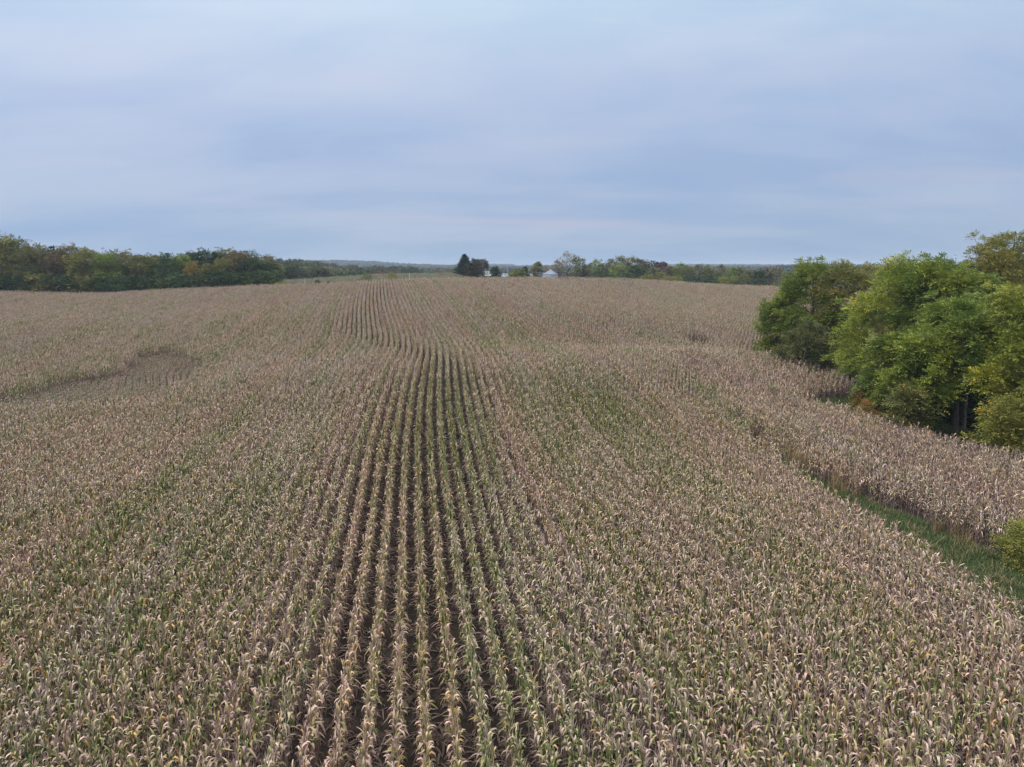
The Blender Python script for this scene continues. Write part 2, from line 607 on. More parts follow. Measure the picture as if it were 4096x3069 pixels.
# ------------------------------------------------------------------ ground and hills: one sheet, out to the last ridge
def build_ground():
    front = np.linspace(-52, 52, 290)
    rest = np.linspace(52, 308, 76)[1:-1]
    az = np.radians(np.concatenate([front, rest]))
    rr = np.concatenate([[0.0], np.geomspace(2.5, 90, 70), np.linspace(91.5, 260, 120)[1:], np.geomspace(262, 4300, 110)])
    na, nr = len(az), len(rr)
    R, A = np.meshgrid(rr, az, indexing='ij')
    x = (R * np.sin(A)).ravel()
    y = (R * np.cos(A)).ravel()
    z = terrain(x, y)
    V = np.stack([x, y, z], 1)
    r = R.ravel()
    field = in_poly(FIELD, x, y) & ~in_poly(WOOD, x, y) & ~in_poly(STRIP, x, y)
    strip = in_poly(STRIP, x, y)
    wood = in_poly(WOOD, x, y)
    meadow = (in_poly(MEADOW, x, y) & ~field).astype(float)
    grass = (~field).astype(float)
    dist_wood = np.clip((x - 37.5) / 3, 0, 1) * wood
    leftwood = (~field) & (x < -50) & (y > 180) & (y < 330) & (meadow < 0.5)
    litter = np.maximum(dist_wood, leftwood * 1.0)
    far = sstep(380, 460, r) * (1 - meadow)
    crop = sstep(0.60, 0.63, fbm(5, x / 620 + 7.3, y / 420 + 3.1, 2)) * sstep(1500, 1700, r)
    az_d = np.degrees(A.ravel())
    fld = ((az_d > 0.0) & (az_d < 6.0) & (r > 3150) & (r < 4000)) | ((az_d > -10.5) & (az_d < -4.5) & (r > 2600) & (r < 3100))
    crop = np.maximum(crop, fld * 1.0) * (1 - ((np.abs(r - 2750) < 250) & (az_d < -10.5)))
    idx = np.arange(nr * na).reshape(nr, na)
    k = int(np.searchsorted(rr, 450))
    attrs = dict(grass=grass, meadow=meadow, far=far, crop=crop, litter=litter)

    def sheet(name, i0, i1, label):
        a = idx[i0:i1 - 1]
        b = idx[i0 + 1:i1]
        F = np.stack([a, np.roll(a, -1, 1), np.roll(b, -1, 1), b], -1).reshape(-1, 4)[:, ::-1]
        used = slice(i0 * na, i1 * na)
        me = make_mesh(name, V[used], [F - i0 * na], {q: w[used] for q, w in attrs.items()}, True)
        me.materials.append(M_GROUND)
        o = link(name, me)
        tag(o, label, name, kind='structure')
        return o

    sheet('ground', 0, k + 1, 'dark soil of the corn field with grass strips and meadow around it')
    sheet('hills', k, nr, 'low blue hills along the horizon beyond the farm')
    return float(z.min()), float(z[r > 300].max())


LOWEST, HIGHEST = build_ground()


# ------------------------------------------------------------------ corn: the rows
_vs = np.linspace(-40, 300, 1361)
_sl = np.interp(_vs, [0, 35, 50, 62, 76, 86, 96, 106, 118, 132, 150, 200, 260], [-.14, -.14, -.115, -.095, -.09, -.115, -.17, -.215, -.215, -.20, -.187, -.177, -.18])
_cx = np.concatenate([[0], np.cumsum((_sl[1:] + _sl[:-1]) / 2 * np.diff(_vs))])
_cx -= np.interp(16.0, _vs, _cx)


def row_x(u, v):
    x = u + np.interp(v, _vs, _cx)
    m = np.exp(-((u + 34.0) / 11.5) ** 2)
    g = 9.5 * np.tanh((v - 77) / 9.5) * np.exp(-((v - 77) / 30.0) ** 2)
    return x - 0.45 * g * m


def corn_points():
    U, Vv = [], []
    ks = np.arange(-330, 330)
    u0 = -2.14
    out = []
    for near, step, vmin, vmax in ((True, 0.178, 8.0, 60.0), (False, 0.95, 60.0, 252.0)):
        v = np.arange(vmin, vmax, step)
        K, W = np.meshgrid(ks, v, indexing='ij')
        u = (K * 0.762 + u0).ravel()
        w = W.ravel() + (RNG.random(W.size) - 0.5) * (0.07 if near else 0.2)
        rows = K.ravel()
        w = w + (rows * 0.37 % 1.0) * step
        x = row_x(u, w)
        zc = w * CP
        miss = RNG.random(x.size) > (0.05 if near else 0.0)
        wx = x + (fbm(4, x / 4, w / 4, 2) - 0.5) * 2.4 + (fbm(6, x / 1.1, w / 1.1, 2) - 0.5) * 1.8
        keep = miss & (np.abs(x) < zc * 0.80 + 6) & in_poly(FIELD, x, w) & ~in_poly(WOOD, wx, w) & ~in_poly(STRIP, wx, w)
        out.append((u[keep], w[keep], x[keep], rows[keep], np.full(keep.sum(), near)))
    u, v, x, rows, near = [np.concatenate(q) for q in zip(*out)]
    n = len(u)
    x = x + RNG.normal(0, 0.016, n)
    # height of the crop: even, with a few sunken spots
    hgt = 1.0 + 0.10 * (fbm(2, x / 9, v / 9) - 0.5) + RNG.normal(0, 0.045, n)
    st = in_poly(STUNT, x + (fbm(4, x / 1.6, v / 1.6) - .5) * 5 + RNG.normal(0, .15, n), v + (fbm(6, x / 2, v / 2) - .5) * 5 + RNG.normal(0, .2, n))
    hgt = np.where(st, hgt * np.clip(0.47 + 0.36 * sstep(51, 61, -x) + 0.30 * sstep(86, 93, v) * sstep(-44, -40, x) + 0.5 * (1 - sstep(56, 66, v)), 0, 1), hgt)
    small = ((x - 29.5) / 2.3) ** 2 + ((v - 113) / 3.5) ** 2 < 1 + 0.4 * (fbm(1, x, v) - .5)
    hgt = np.where(small, hgt * 0.3, hgt)
    small2 = ((x + 32.8) / 1.6) ** 2 + ((v - 64) / 1.6) ** 2 < 1
    hgt = np.where(small2, hgt * 0.55, hgt)
    lefthole = ((x + 50.5) / 2.0) ** 2 + ((v - 66.5) / 2.5) ** 2 < 1
    hgt = np.where(lefthole, hgt * 0.55, hgt)
    nearedge = in_poly(STRIP, x + 1.2, v) | in_poly(STRIP, x - 1.2, v) | in_poly(WOOD, x + 1.3, v) | in_poly(WOOD, x + .8, v + 1)
    hgt = np.where(nearedge, hgt * RNG.uniform(0.75, 1.0, n), hgt)
    hgt = hgt * (1 + 0.09 * (np.random.default_rng(15).random(2000)[(rows + 700) % 2000] - 0.5))
    # dryness: patches, streaks along the rows, single rows and pairs of rows
    rrow = np.random.default_rng(5).random(2000)
    row_r = rrow[(rows + 700) % 2000]
    pair_r = rrow[((rows + 700) // 3 + 900) % 2000]
    big = fbm(7, u / 12, v / 15, 3)
    streak = fbm(8, u / 1.7, v / 24, 2)
    fine = fbm(9, x / 1.3, v / 1.8, 2)

    def patch(u0, v0, su, sv):
        return np.exp(-((u - u0) / su) ** 2 - ((v - v0) / sv) ** 2)

    dry = 0.575 + (big - 0.5) * 0.30 + (streak - 0.5) * 0.24 + (pair_r - 0.5) * 0.17 + (row_r - 0.5) * 0.19 + (fine - 0.5) * 0.24 + RNG.normal(0, 0.07, n)
    # greener rows along the middle, tan rows beside them, greener hollows
    dry -= 0.31 * np.exp(-(((u + 1.0) / 3.4) ** 2)) * (1 - sstep(66, 92, v))
    dry += 0.14 * np.exp(-(((u - 3.3) / 0.9) ** 2)) + 0.16 * np.exp(-(((u + 7.0) / 1.1) ** 2)) + 0.08 * np.exp(-(((u + 13) / 1.0) ** 2))
    dry -= 0.07 * patch(-17, 54, 8, 10) + 0.14 * patch(11.4, 58, 5.0, 18) + 0.10 * patch(8, 22, 4, 9) + 0.10 * patch(6, 96, 9, 12) + 0.03 * patch(-16, 28, 7, 9) + 0.09 * patch(-60, 150, 18, 22) + 0.09 * patch(40, 150, 16, 16)
    dry = np.where(st, 0.34 + 0.42 * dry, dry)
    # the block right of the grass strip and the field edges have dried first
    dry += 0.13 * sstep(16, 22, x) * (1 - sstep(75, 95, v))
    dry += 0.05 * sstep(90, 150, v)
    pink = np.clip(0.45 + (fbm(3, u / 1.6, v / 22, 2) - 0.5) * 1.3 + (pair_r - 0.5) * 0.4 + RNG.normal(0, 0.22, n) + 0.3 * np.exp(-(((u + 7.0) / 1.1) ** 2)), 0, 1)
    z = terrain(x, v)
    return dict(x=x, y=v, z=z, near=near.astype(bool), hgt=hgt, dry=np.clip(np.where(dry < 0.45, 0.45 + (dry - 0.45) * 0.6, dry), 0.22, 0.92), pink=pink)


def leaf_strip(rng, base, az, L, W, tilt, fold, droop, segs=5, flat=False):
    """one corn leaf: rises at `tilt` from the vertical, folds over at `fold` of its length, then hangs"""
    ts = np.linspace(0, 1, segs + 1)
    ang = np.radians(tilt) + np.radians(droop) * sstep(fold - 0.22, fold + 0.22, ts) + np.radians(14) * ts
    ds = L / segs
    h = np.concatenate([[0], np.cumsum(np.sin((ang[1:] + ang[:-1]) / 2) * ds)])
    z = np.concatenate([[0], np.cumsum(np.cos((ang[1:] + ang[:-1]) / 2) * ds)])
    w = W * np.interp(ts, [0, 0.18, 0.5, 0.8, 1], [0.55, 1.0, 0.95, 0.6, 0.06]) / 2
    ca, sa = math.cos(az), math.sin(az)
    twist = rng.uniform(-0.9, 0.9) * ts ** 1.4
    bend = rng.uniform(-0.12, 0.12) * L * ts ** 2
    cx = base[0] + h * ca - bend * sa
    cy = base[1] + h * sa + bend * ca
    cz = base[2] + z
    nx, nz = -np.cos(ang), np.sin(ang)             # upper side of the blade in the (h, z) plane
    sx, sy, sz = -sa * np.cos(twist) + nx * ca * np.sin(twist), ca * np.cos(twist) + nx * sa * np.sin(twist), nz * np.sin(twist)
    L_ = np.stack([cx + sx * w, cy + sy * w, cz + sz * w], 1)
    R_ = np.stack([cx - sx * w, cy - sy * w, cz - sz * w], 1)
    k = segs + 1
    if flat:
        V = np.concatenate([L_, R_])
        F = [[i, i + 1, k + i + 1, k + i] for i in range(segs)]
        tt = np.concatenate([ts, ts])
    else:
        M = np.stack([cx - nx * ca * w * 0.35, cy - nx * sa * w * 0.35, cz - nz * w * 0.35], 1)
        V = np.concatenate([L_, M, R_])
        F = [[i, i + 1, k + i + 1, k + i] for i in range(segs)] + [[k + i, k + i + 1, 2 * k + i + 1, 2 * k + i] for i in range(segs)]
        tt = np.concatenate([ts, ts, ts])
    return V, np.array(F), tt


def plant_parts(seed, segs=5, flat=False, nleaf=13):
    """parts of one corn plant: (name, V, F, tone, tint)"""
    rng = random.Random(seed)
    H = rng.uniform(1.78, 1.97)
    lean = (rng.gauss(0, .028), rng.gauss(0, .05))
    parts = []
    g = Geo()
    zs = np.array([0, H * 0.5, H])
    g.tube(np.stack([lean[0] * zs / H, lean[1] * zs / H, zs], 1), [0.014, 0.012, 0.006], 3 if flat else 4)
    parts.append(('stalk', np.vstack(g.V), np.vstack(g.F4), np.full(g.n, 0.10), np.full(g.n, 0.45)))
    az0 = rng.uniform(-0.7, 0.7) + (0 if rng.random() < 0.7 else rng.uniform(0, 3))
    for i in range(nleaf):
        q = i / (nleaf - 1)
        zb = 0.45 + (H - 0.52) * q ** 0.85
        az = az0 + math.pi * (i % 2) + (rng.gauss(0, 0.55) if q < 0.24 else 1.57 + rng.gauss(0, 0.62))
        if q > 0.50:                                 # the upright top of the plant
            L = rng.uniform(0.32, 0.52)
            tilt, fold, droop = rng.uniform(2, 15), rng.uniform(0.60, 0.86), rng.choice((rng.uniform(110, 165), rng.uniform(110, 160), rng.uniform(10, 60)))
            W = rng.uniform(0.05, 0.075)
        elif q > 0.25:
            L = rng.uniform(0.42, 0.60)
            tilt, fold, droop = rng.uniform(6, 22), rng.uniform(0.45, 0.65), rng.uniform(115, 165)
            W = rng.uniform(0.06, 0.085)
        else:                                        # withered leaves low down, arching into the gap
            L = rng.uniform(0.48, 0.68)
            tilt, fold, droop = rng.uniform(18, 40), rng.uniform(0.35, 0.5), rng.uniform(95, 135)
            W = rng.uniform(0.045, 0.065)
        if rng.random() < 0.07:                      # a broken blade
            tilt, fold, droop = rng.uniform(40, 80), 0.3, rng.uniform(40, 90)
        base = (lean[0] * zb / H, lean[1] * zb / H, zb)
        V, F, tt = leaf_strip(rng, base, az, L, W, tilt, fold, droop, segs, flat)
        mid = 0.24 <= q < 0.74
        off = (0.58 if q < 0.24 else -0.24 if mid else -0.05 if q < 0.86 else -0.12) + rng.gauss(0, 0.17)  # lower leaves withered, mid ones greener; colour also darkened for shade in row gaps
        if mid and rng.random() < 0.30:              # some withered ones, their dark colour also deepening the row gaps
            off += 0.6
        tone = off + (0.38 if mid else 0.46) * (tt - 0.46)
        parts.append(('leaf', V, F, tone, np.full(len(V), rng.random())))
    if not flat:                                     # the ear, hanging in its dry husk
        g = Geo()
        ea, ez = rng.uniform(0, 6.28), rng.uniform(0.95, 1.2)
        ed = np.array([math.cos(ea), math.sin(ea), 0])
        p0 = np.array([lean[0] * .5, lean[1] * .5, ez])
        e1 = p0 + ed * 0.07 + np.array([0, 0, 0.03])
        e2 = e1 + ed * 0.06 - np.array([0, 0, rng.uniform(-0.05, 0.17)])
        g.tube([p0, e1, (e1 + e2) / 2, e2], [0.012, 0.026, 0.03, 0.008], 5)
        parts.append(('ear', np.vstack(g.V), np.vstack(g.F4), np.full(g.n, 0.15), np.full(g.n, 0.55)))
    g = Geo()
    for j in range(4 if flat else 7):
        a, s = rng.uniform(0, 6.28), (0.0 if j == 0 else rng.uniform(0.05, 0.13))
        p0 = np.array([lean[0], lean[1], H - 0.03])
        p2 = p0 + np.array([math.cos(a) * s, math.sin(a) * s, rng.uniform(0.16, 0.30)])
        pm = (p0 + p2) / 2 + np.array([math.cos(a) * s * .1, math.sin(a) * s * .1, 0.03])
        g.tube([p0, pm, p2], [0.006, 0.006, 0.003], 3)
    parts.append(('tassel', np.vstack(g.V), np.vstack(g.F4), np.full(g.n, 0.12), np.full(g.n, 0.5)))
    return parts


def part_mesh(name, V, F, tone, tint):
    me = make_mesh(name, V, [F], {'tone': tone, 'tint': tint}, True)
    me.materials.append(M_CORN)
    return me


def joined(name, plist):
    V = np.vstack([p[1] for p in plist])
    off, F = 0, []
    for p in plist:
        F.append(p[2] + off)
        off += len(p[1])
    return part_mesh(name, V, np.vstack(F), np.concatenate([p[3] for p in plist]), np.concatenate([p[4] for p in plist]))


def scatter_group(name, coll, attrs=('dry', 'pink')):
    """geometry nodes: put a chosen variant of a collection on every vertex"""
    ng = bpy.data.node_groups.new(name, 'GeometryNodeTree')
    ng.interface.new_socket('Geometry', in_out='INPUT', socket_type='NodeSocketGeometry')
    ng.interface.new_socket('Geometry', in_out='OUTPUT', socket_type='NodeSocketGeometry')
    gi = ng.nodes.new('NodeGroupInput')
    go = ng.nodes.new('NodeGroupOutput')
    ci = ng.nodes.new('GeometryNodeCollectionInfo')
    ci.inputs['Collection'].default_value = coll
    ci.inputs['Separate Children'].default_value = True
    ci.inputs['Reset Children'].default_value = True

    def named(nm, typ):
        n = ng.nodes.new('GeometryNodeInputNamedAttribute')
        n.data_type = typ
        n.inputs['Name'].default_value = nm
        return n.outputs['Attribute']

    ip = ng.nodes.new('GeometryNodeInstanceOnPoints')
    ip.inputs['Pick Instance'].default_value = True
    ng.links.new(gi.outputs[0], ip.inputs['Points'])
    ng.links.new(ci.outputs[0], ip.inputs['Instance'])
    ng.links.new(named('variant', 'INT'), ip.inputs['Instance Index'])
    cr = ng.nodes.new('ShaderNodeCombineXYZ')
    ng.links.new(named('tx', 'FLOAT'), cr.inputs[0])
    ng.links.new(named('ty', 'FLOAT'), cr.inputs[1])
    ng.links.new(named('rz', 'FLOAT'), cr.inputs[2])
    e2r = ng.nodes.new('FunctionNodeEulerToRotation')
    ng.links.new(cr.outputs[0], e2r.inputs[0])
    ng.links.new(e2r.outputs[0], ip.inputs['Rotation'])
    cs = ng.nodes.new('ShaderNodeCombineXYZ')
    ng.links.new(named('sx', 'FLOAT'), cs.inputs[0])
    ng.links.new(named('sxy', 'FLOAT'), cs.inputs[1])
    ng.links.new(named('sz', 'FLOAT'), cs.inputs[2])
    ng.links.new(cs.outputs[0], ip.inputs['Scale'])
    ng.links.new(ip.outputs[0], go.inputs[0])
    return ng


def scatter(name, P, variant, rz, sxy, sz, coll, extra=None, tx=None, ty=None, sx=None):
    n = len(P)
    me = bpy.data.meshes.new(name)
    me.vertices.add(n)
    me.vertices.foreach_set('co', np.asarray(P, np.float32).ravel())
    z0 = np.zeros(n)
    fl = dict(rz=rz, sxy=sxy, sx=sxy if sx is None else sx, sz=sz, tx=z0 if tx is None else tx, ty=z0 if ty is None else ty, **(extra or {}))
    for k, a in fl.items():
        me.attributes.new(k, 'FLOAT', 'POINT').data.foreach_set('value', np.asarray(a, np.float32))
    me.attributes.new('variant', 'INT', 'POINT').data.foreach_set('value', np.asarray(variant, np.int32))
    o = link(name, me)
    md = o.modifiers.new('scatter', 'NODES')
    md.node_group = scatter_group(name + '_scatter', coll)
    return o


def proto_collection(name, meshes):
    c = bpy.data.collections.new(name)
    for i, me in enumerate(meshes):
        o = bpy.data.objects.new('%s_%02d' % (name, i), me)
        c.objects.link(o)
    return c


def build_corn():
    P = corn_points()
    n = len(P['x'])
    NV, NC = 14, 12
    plant_variants = [plant_parts(100 + i, 5, False, 13) for i in range(NV)]
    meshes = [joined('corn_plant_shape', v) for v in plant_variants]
    clumps = []
    for c in range(NC):
        rng = random.Random(900 + c)
        pl = []
        for k in range(5):
            off = np.array([rng.gauss(0, 0.022), -0.475 + 0.19 * (k + 0.5) + rng.uniform(-.04, .04), 0])
            a = rng.uniform(-0.5, 0.5) + (math.pi if rng.random() < .5 else 0)
            ca, sa = math.cos(a), math.sin(a)
            s = rng.uniform(0.9, 1.08)
            d = rng.gauss(0, 0.07)
            for nm, V, F, tone, tint in plant_parts(3000 + c * 10 + k, 4, True, 11):
                V = V * s
                V = np.stack([V[:, 0] * ca - V[:, 1] * sa, V[:, 0] * sa + V[:, 1] * ca, V[:, 2]], 1) + off
                V[:, :2] = (V[:, :2] - off[:2]) * 1.0 + off[:2]
                pl.append((nm, V, F, tone + d, tint))
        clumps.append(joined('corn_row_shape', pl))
    coll = proto_collection('corn', meshes + clumps)
    near = P['near']
    rz = np.where(near, RNG.normal(0, 0.4, n) + math.pi * (RNG.random(n) < 0.5), 0.0)
    slope = np.interp(P['y'], _vs, _sl)
    rz = np.where(near, rz, -np.arctan(-slope) * -1.0 * -1.0 + np.where(RNG.random(n) < 0.5, math.pi, 0))
    variant = np.where(near, RNG.integers(0, NV, n), NV + RNG.integers(0, NC, n))
    # the plants that show largest: nearest ones whose tops are in the frame
    x, y, z = P['x'], P['y'], P['z']
    hgt_ = P['hgt']
    h = CAM_Z - (z + 1.75)
    zc = y * CP + h * SP
    ppx = CX + F_PX * x / zc
    ppy = CY + F_PX * (h * CP - y * SP) / zc
    vis = near & (ppx > 0) & (ppx < 4096) & (ppy < 3069)
    cand = np.where(vis)[0]
    d = np.sqrt(x[cand] ** 2 + y[cand] ** 2 + h[cand] ** 2)
    own = cand[np.argsort(d)[:300]]
    slim = np.where(near, 1.0, np.where(hgt_ < 0.62, 0.38, np.where(hgt_ < 0.8, 0.55, 0.78)))
    rest = np.ones(n, bool)
    rest[own] = False
    o = scatter('corn_crop', np.stack([x, y, z], 1)[rest], variant[rest], rz[rest], np.where(near, RNG.uniform(0.88, 1.08, n), RNG.uniform(0.97, 1.06, n))[rest], P['hgt'][rest],
                coll, dict(dry=P['dry'][rest], pink=P['pink'][rest]),
                RNG.normal(0, 0.022, n)[rest] * near[rest], RNG.normal(0, 0.022, n)[rest] * near[rest],
                np.where(near, RNG.uniform(0.86, 1.06, n), slim * RNG.uniform(0.9, 1.1, n))[rest])
    tag(o, 'ripening corn in long curving rows covering the whole rolling field', 'corn', kind='stuff')
    # single plants, each with stalk, leaves and tassel
    protos = []
    for v in plant_variants:
        protos.append([(p[0], part_mesh('corn_' + p[0], *p[1:])) for p in v])
    for i in own:
        dv = float(P['dry'][i])
        look = 'mostly green' if dv < 0.40 else 'half green, half tan' if dv < 0.56 else 'tan' if P['pink'][i] < 0.45 else 'pinkish tan'
        zone = ('at the bottom left corner', 'along the bottom edge, left of the dark row gaps', 'among the dark row gaps at the bottom middle', 'along the bottom edge, right of the dark row gaps', 'at the bottom right corner')[min(4, int(ppx[i] / 4096 * 5))]
        lab = look + ' corn plant ' + zone
        r = bpy.data.objects.new('corn_plant', None)
        r.empty_display_size = 0.3
        COL.objects.link(r)
        r.location = (x[i], y[i], z[i])
        r.rotation_euler = (0, 0, rz[i])
        r.scale = (1, 1, P['hgt'][i])
        tag(r, lab, 'corn plant', 'corn plants along the near edge of the view')
        for nm, me in protos[variant[i]]:
            c = bpy.data.objects.new(nm, me)
            COL.objects.link(c)
            c.parent = r
            c['dry'] = dv
            c['pink'] = float(P['pink'][i])


build_corn()


# ------------------------------------------------------------------ trees
def unit(v):
    return v / (np.linalg.norm(v, axis=-1, keepdims=True) + 1e-9)


def sprays(rng, P, D, L, m, leaf_l, leaf_w, tint):
    """m leaflets along each spray; P origins, D directions (n,3); returns V, F, tint"""
    n = len(P)
    up = np.array([0, 0, 1.0]) + rng.normal(0, 0.35, (n, 3))
    S = unit(np.cross(D, up))
    Nn = unit(np.cross(S, D))
    Vs, Ts = [], []
    for j in range(m):
        t = (j + 0.6) / m
        side = 0.0 if j == m - 1 else (1 if j % 2 else -1)
        o = P + D * (L * t)[:, None] - np.array([0, 0, 1.0]) * (L * 0.32 * t * t)[:, None]
        ld = unit(D * 0.65 + S * side * 0.9 + rng.normal(0, 0.22, (n, 3)) - np.array([0, 0, 0.28]))
        wv = unit(np.cross(ld, Nn + rng.normal(0, 0.3, (n, 3))))
        ll = leaf_l * rng.uniform(0.7, 1.25, n)
        ww = leaf_w * rng.uniform(0.7, 1.25, n)
        mid = o + ld * (ll * 0.45)[:, None]
        Vs.append(np.stack([o, mid + wv * (ww / 2)[:, None], o + ld * ll[:, None], mid - wv * (ww / 2)[:, None]], 1))
        Ts.append(np.repeat(np.clip(tint + rng.normal(0, 0.10, n), 0, 1), 4))
    V = np.concatenate(Vs).reshape(-1, 3)
    T = np.concatenate(Ts)
    F = np.arange(len(V)).reshape(-1, 4)
    return V, F, T


def make_tree(seed, H, R, base=0.18, nspray=1500, m=5, spray_l=0.5, leaf_l=0.2, leaf_w=0.09, limbs=12, top=1.0, widest=0.45, sparse=0.0, trunk_r=None, lean=0.0, clump=0.30, gold=0.04, twigs=True):
    """returns (trunk mesh, crown mesh); the crown carries leaf sprays grown from the limb ends"""
    rng = np.random.default_rng(seed)
    tr = trunk_r or 0.018 * H + 0.03
    g = Geo()
    zz = np.linspace(0, 0.92 * H, 7)
    tx = np.cumsum(rng.normal(0, 0.018 * H, 7)) * np.linspace(0, 1, 7)
    ty = np.cumsum(rng.normal(0, 0.018 * H, 7)) * np.linspace(0, 1, 7)
    tx += lean * zz
    trunk = np.stack([tx, ty, zz], 1)
    g.tube(trunk, tr * np.array([1.25, 0.95, 0.8, 0.62, 0.42, 0.24, 0.08]), 7)

    def env(q):                                     # crown radius over height, 0..1 of the crown
        q = np.clip(q, 0, 1)
        return R * np.where(q < widest, 0.55 + 0.45 * np.sin(q / widest * math.pi / 2), np.cos((q - widest) / (1 - widest) * math.pi / 2) ** 0.75 * 1.0)

    ends, crown_z0 = [], base * H
    for i in range(limbs):
        q = (i + rng.random()) / limbs
        zs = crown_z0 + (0.78 * H - crown_z0) * q * 0.92
        p0 = np.array([np.interp(zs, zz, tx), np.interp(zs, zz, ty), zs])
        a = i * 2.39996 + rng.normal(0, 0.35)
        ze = crown_z0 + (H - crown_z0) * min(0.9, q * 0.88 + rng.uniform(0.0, 0.14))
        re = float(env((ze - crown_z0) / (H - crown_z0))) * rng.uniform(0.72, 1.08)
        p2 = np.array([np.interp(min(zs, zz[-1]), zz, tx) + math.cos(a) * re, np.interp(min(zs, zz[-1]), zz, ty) + math.sin(a) * re, ze])
        pm = p0 * 0.45 + p2 * 0.55 + np.array([0, 0, 0.06 * H * rng.uniform(-0.3, 0.9)]) * (1 - q)
        lr = tr * (0.42 - 0.25 * q)
        s = np.linspace(0, 1, 5)[:, None]
        limb = (1 - s) ** 2 * p0 + 2 * s * (1 - s) * pm + s ** 2 * p2
        g.tube(limb, lr * np.array([1, 0.75, 0.55, 0.35, 0.12]), 5)
        ends.append(p2)
        for k in range(5):
            t = rng.uniform(0.35, 0.95)
            b0 = (1 - t) ** 2 * p0 + 2 * t * (1 - t) * pm + t ** 2 * p2
            dv = unit(p2 - p0) * rng.uniform(0.1, 0.6) + rng.normal(0, 0.55, 3) + np.array([0, 0, 0.25])
            b1 = b0 + unit(dv) * R * rng.uniform(0.25, 0.5)
            if twigs:
                g.tube([b0, (b0 + b1) / 2 + rng.normal(0, 0.03 * R, 3), b1], [lr * 0.4, lr * 0.28, lr * 0.08], 4)
            ends.append(b1)
    ends.append(np.array([tx[-1], ty[-1], H * 0.97]))
    n_in = len(ends)
    ends = np.array(ends)
    # keep the clumps inside a domed outline
    hi = ends[:, 2] > 0.80 * H
    ends[hi, 2] = 0.80 * H + (ends[hi, 2] - 0.80 * H) * 0.55
    axc = np.stack([np.interp(ends[:, 2], zz, tx), np.interp(ends[:, 2], zz, ty)], 1)
    rad_ = np.linalg.norm(ends[:, :2] - axc, axis=1) + 1e-6
    lim = env((ends[:, 2] - crown_z0) / (H - crown_z0)) * rng.uniform(0.8, 1.12, len(ends)) + 0.04 * R
    f_ = np.minimum(1, lim / rad_)
    ends[:, :2] = axc + (ends[:, :2] - axc) * f_[:, None]
    nc = len(ends)
    size = R * clump * rng.uniform(0.55, 1.3, nc)
    # single shoots that break the outline
    pick = rng.integers(0, n_in, int(limbs * 2.2))
    out = unit(ends[pick] - np.array([0, 0, 0.55 * H])) * np.array([1, 1, 0.9]) + np.array([0, 0, 0.45])
    shoot = ends[pick] + unit(out) * (size[pick] * rng.uniform(0.95, 1.8, len(pick)))[:, None]
    for a_, b_ in zip(ends[pick], shoot):
        g.tube([a_, (a_ + b_) / 2 + np.array([0, 0, 0.02 * R]), b_], [tr * 0.09, tr * 0.07, tr * 0.03], 3)
    ends = np.vstack([ends, shoot])
    size = np.concatenate([size, R * clump * rng.uniform(0.25, 0.5, len(pick))])
    nc = len(ends)
    if sparse > 0:
        keep = rng.random(nc) > sparse
        keep[n_in - 1] = True
    else:
        keep = np.ones(nc, bool)
    w = size ** 1.7 * keep
    per = rng.choice(nc, nspray, p=w / w.sum())
    u = unit(rng.normal(0, 1, (nspray, 3)))
    u[:, 2] = np.where(u[:, 2] < -0.6, -u[:, 2], u[:, 2])          # leaves sit on the upper side of a clump
    rad = rng.random(nspray) ** 0.45
    off = u * (size[per] * rad)[:, None]
    off[:, 2] *= 0.9
    P = ends[per] + off
    P[:, 2] = np.where(P[:, 2] > 0.97 * H, 0.97 * H + (P[:, 2] - 0.97 * H) * 0.4, P[:, 2])
    axis = np.stack([np.interp(P[:, 2], zz, tx), np.interp(P[:, 2], zz, ty), P[:, 2]], 1)
    D = unit(u * 0.8 + unit(P - axis) * 0.6 + np.array([0, 0, 0.35]) + rng.normal(0, 0.3, (nspray, 3)))
    ctint = rng.normal(0.45, 0.20, nc)
    turned = rng.random(nc) < gold
    tint = np.clip(ctint[per] + rng.normal(0, 0.06, nspray), 0.02, 0.88)
    tint = np.where(turned[per] & (rng.random(nspray) < 0.6), 0.95, tint)
    V, F, T = sprays(rng, P, D, spray_l * rng.uniform(0.7, 1.3, nspray), m, leaf_l, leaf_w, tint)
    crown = make_mesh('crown', V, [F], {'tint': T})
    crown.materials.append(M_LEAF)
    tm = g.mesh('trunk', M_BARK, True)
    return tm, crown


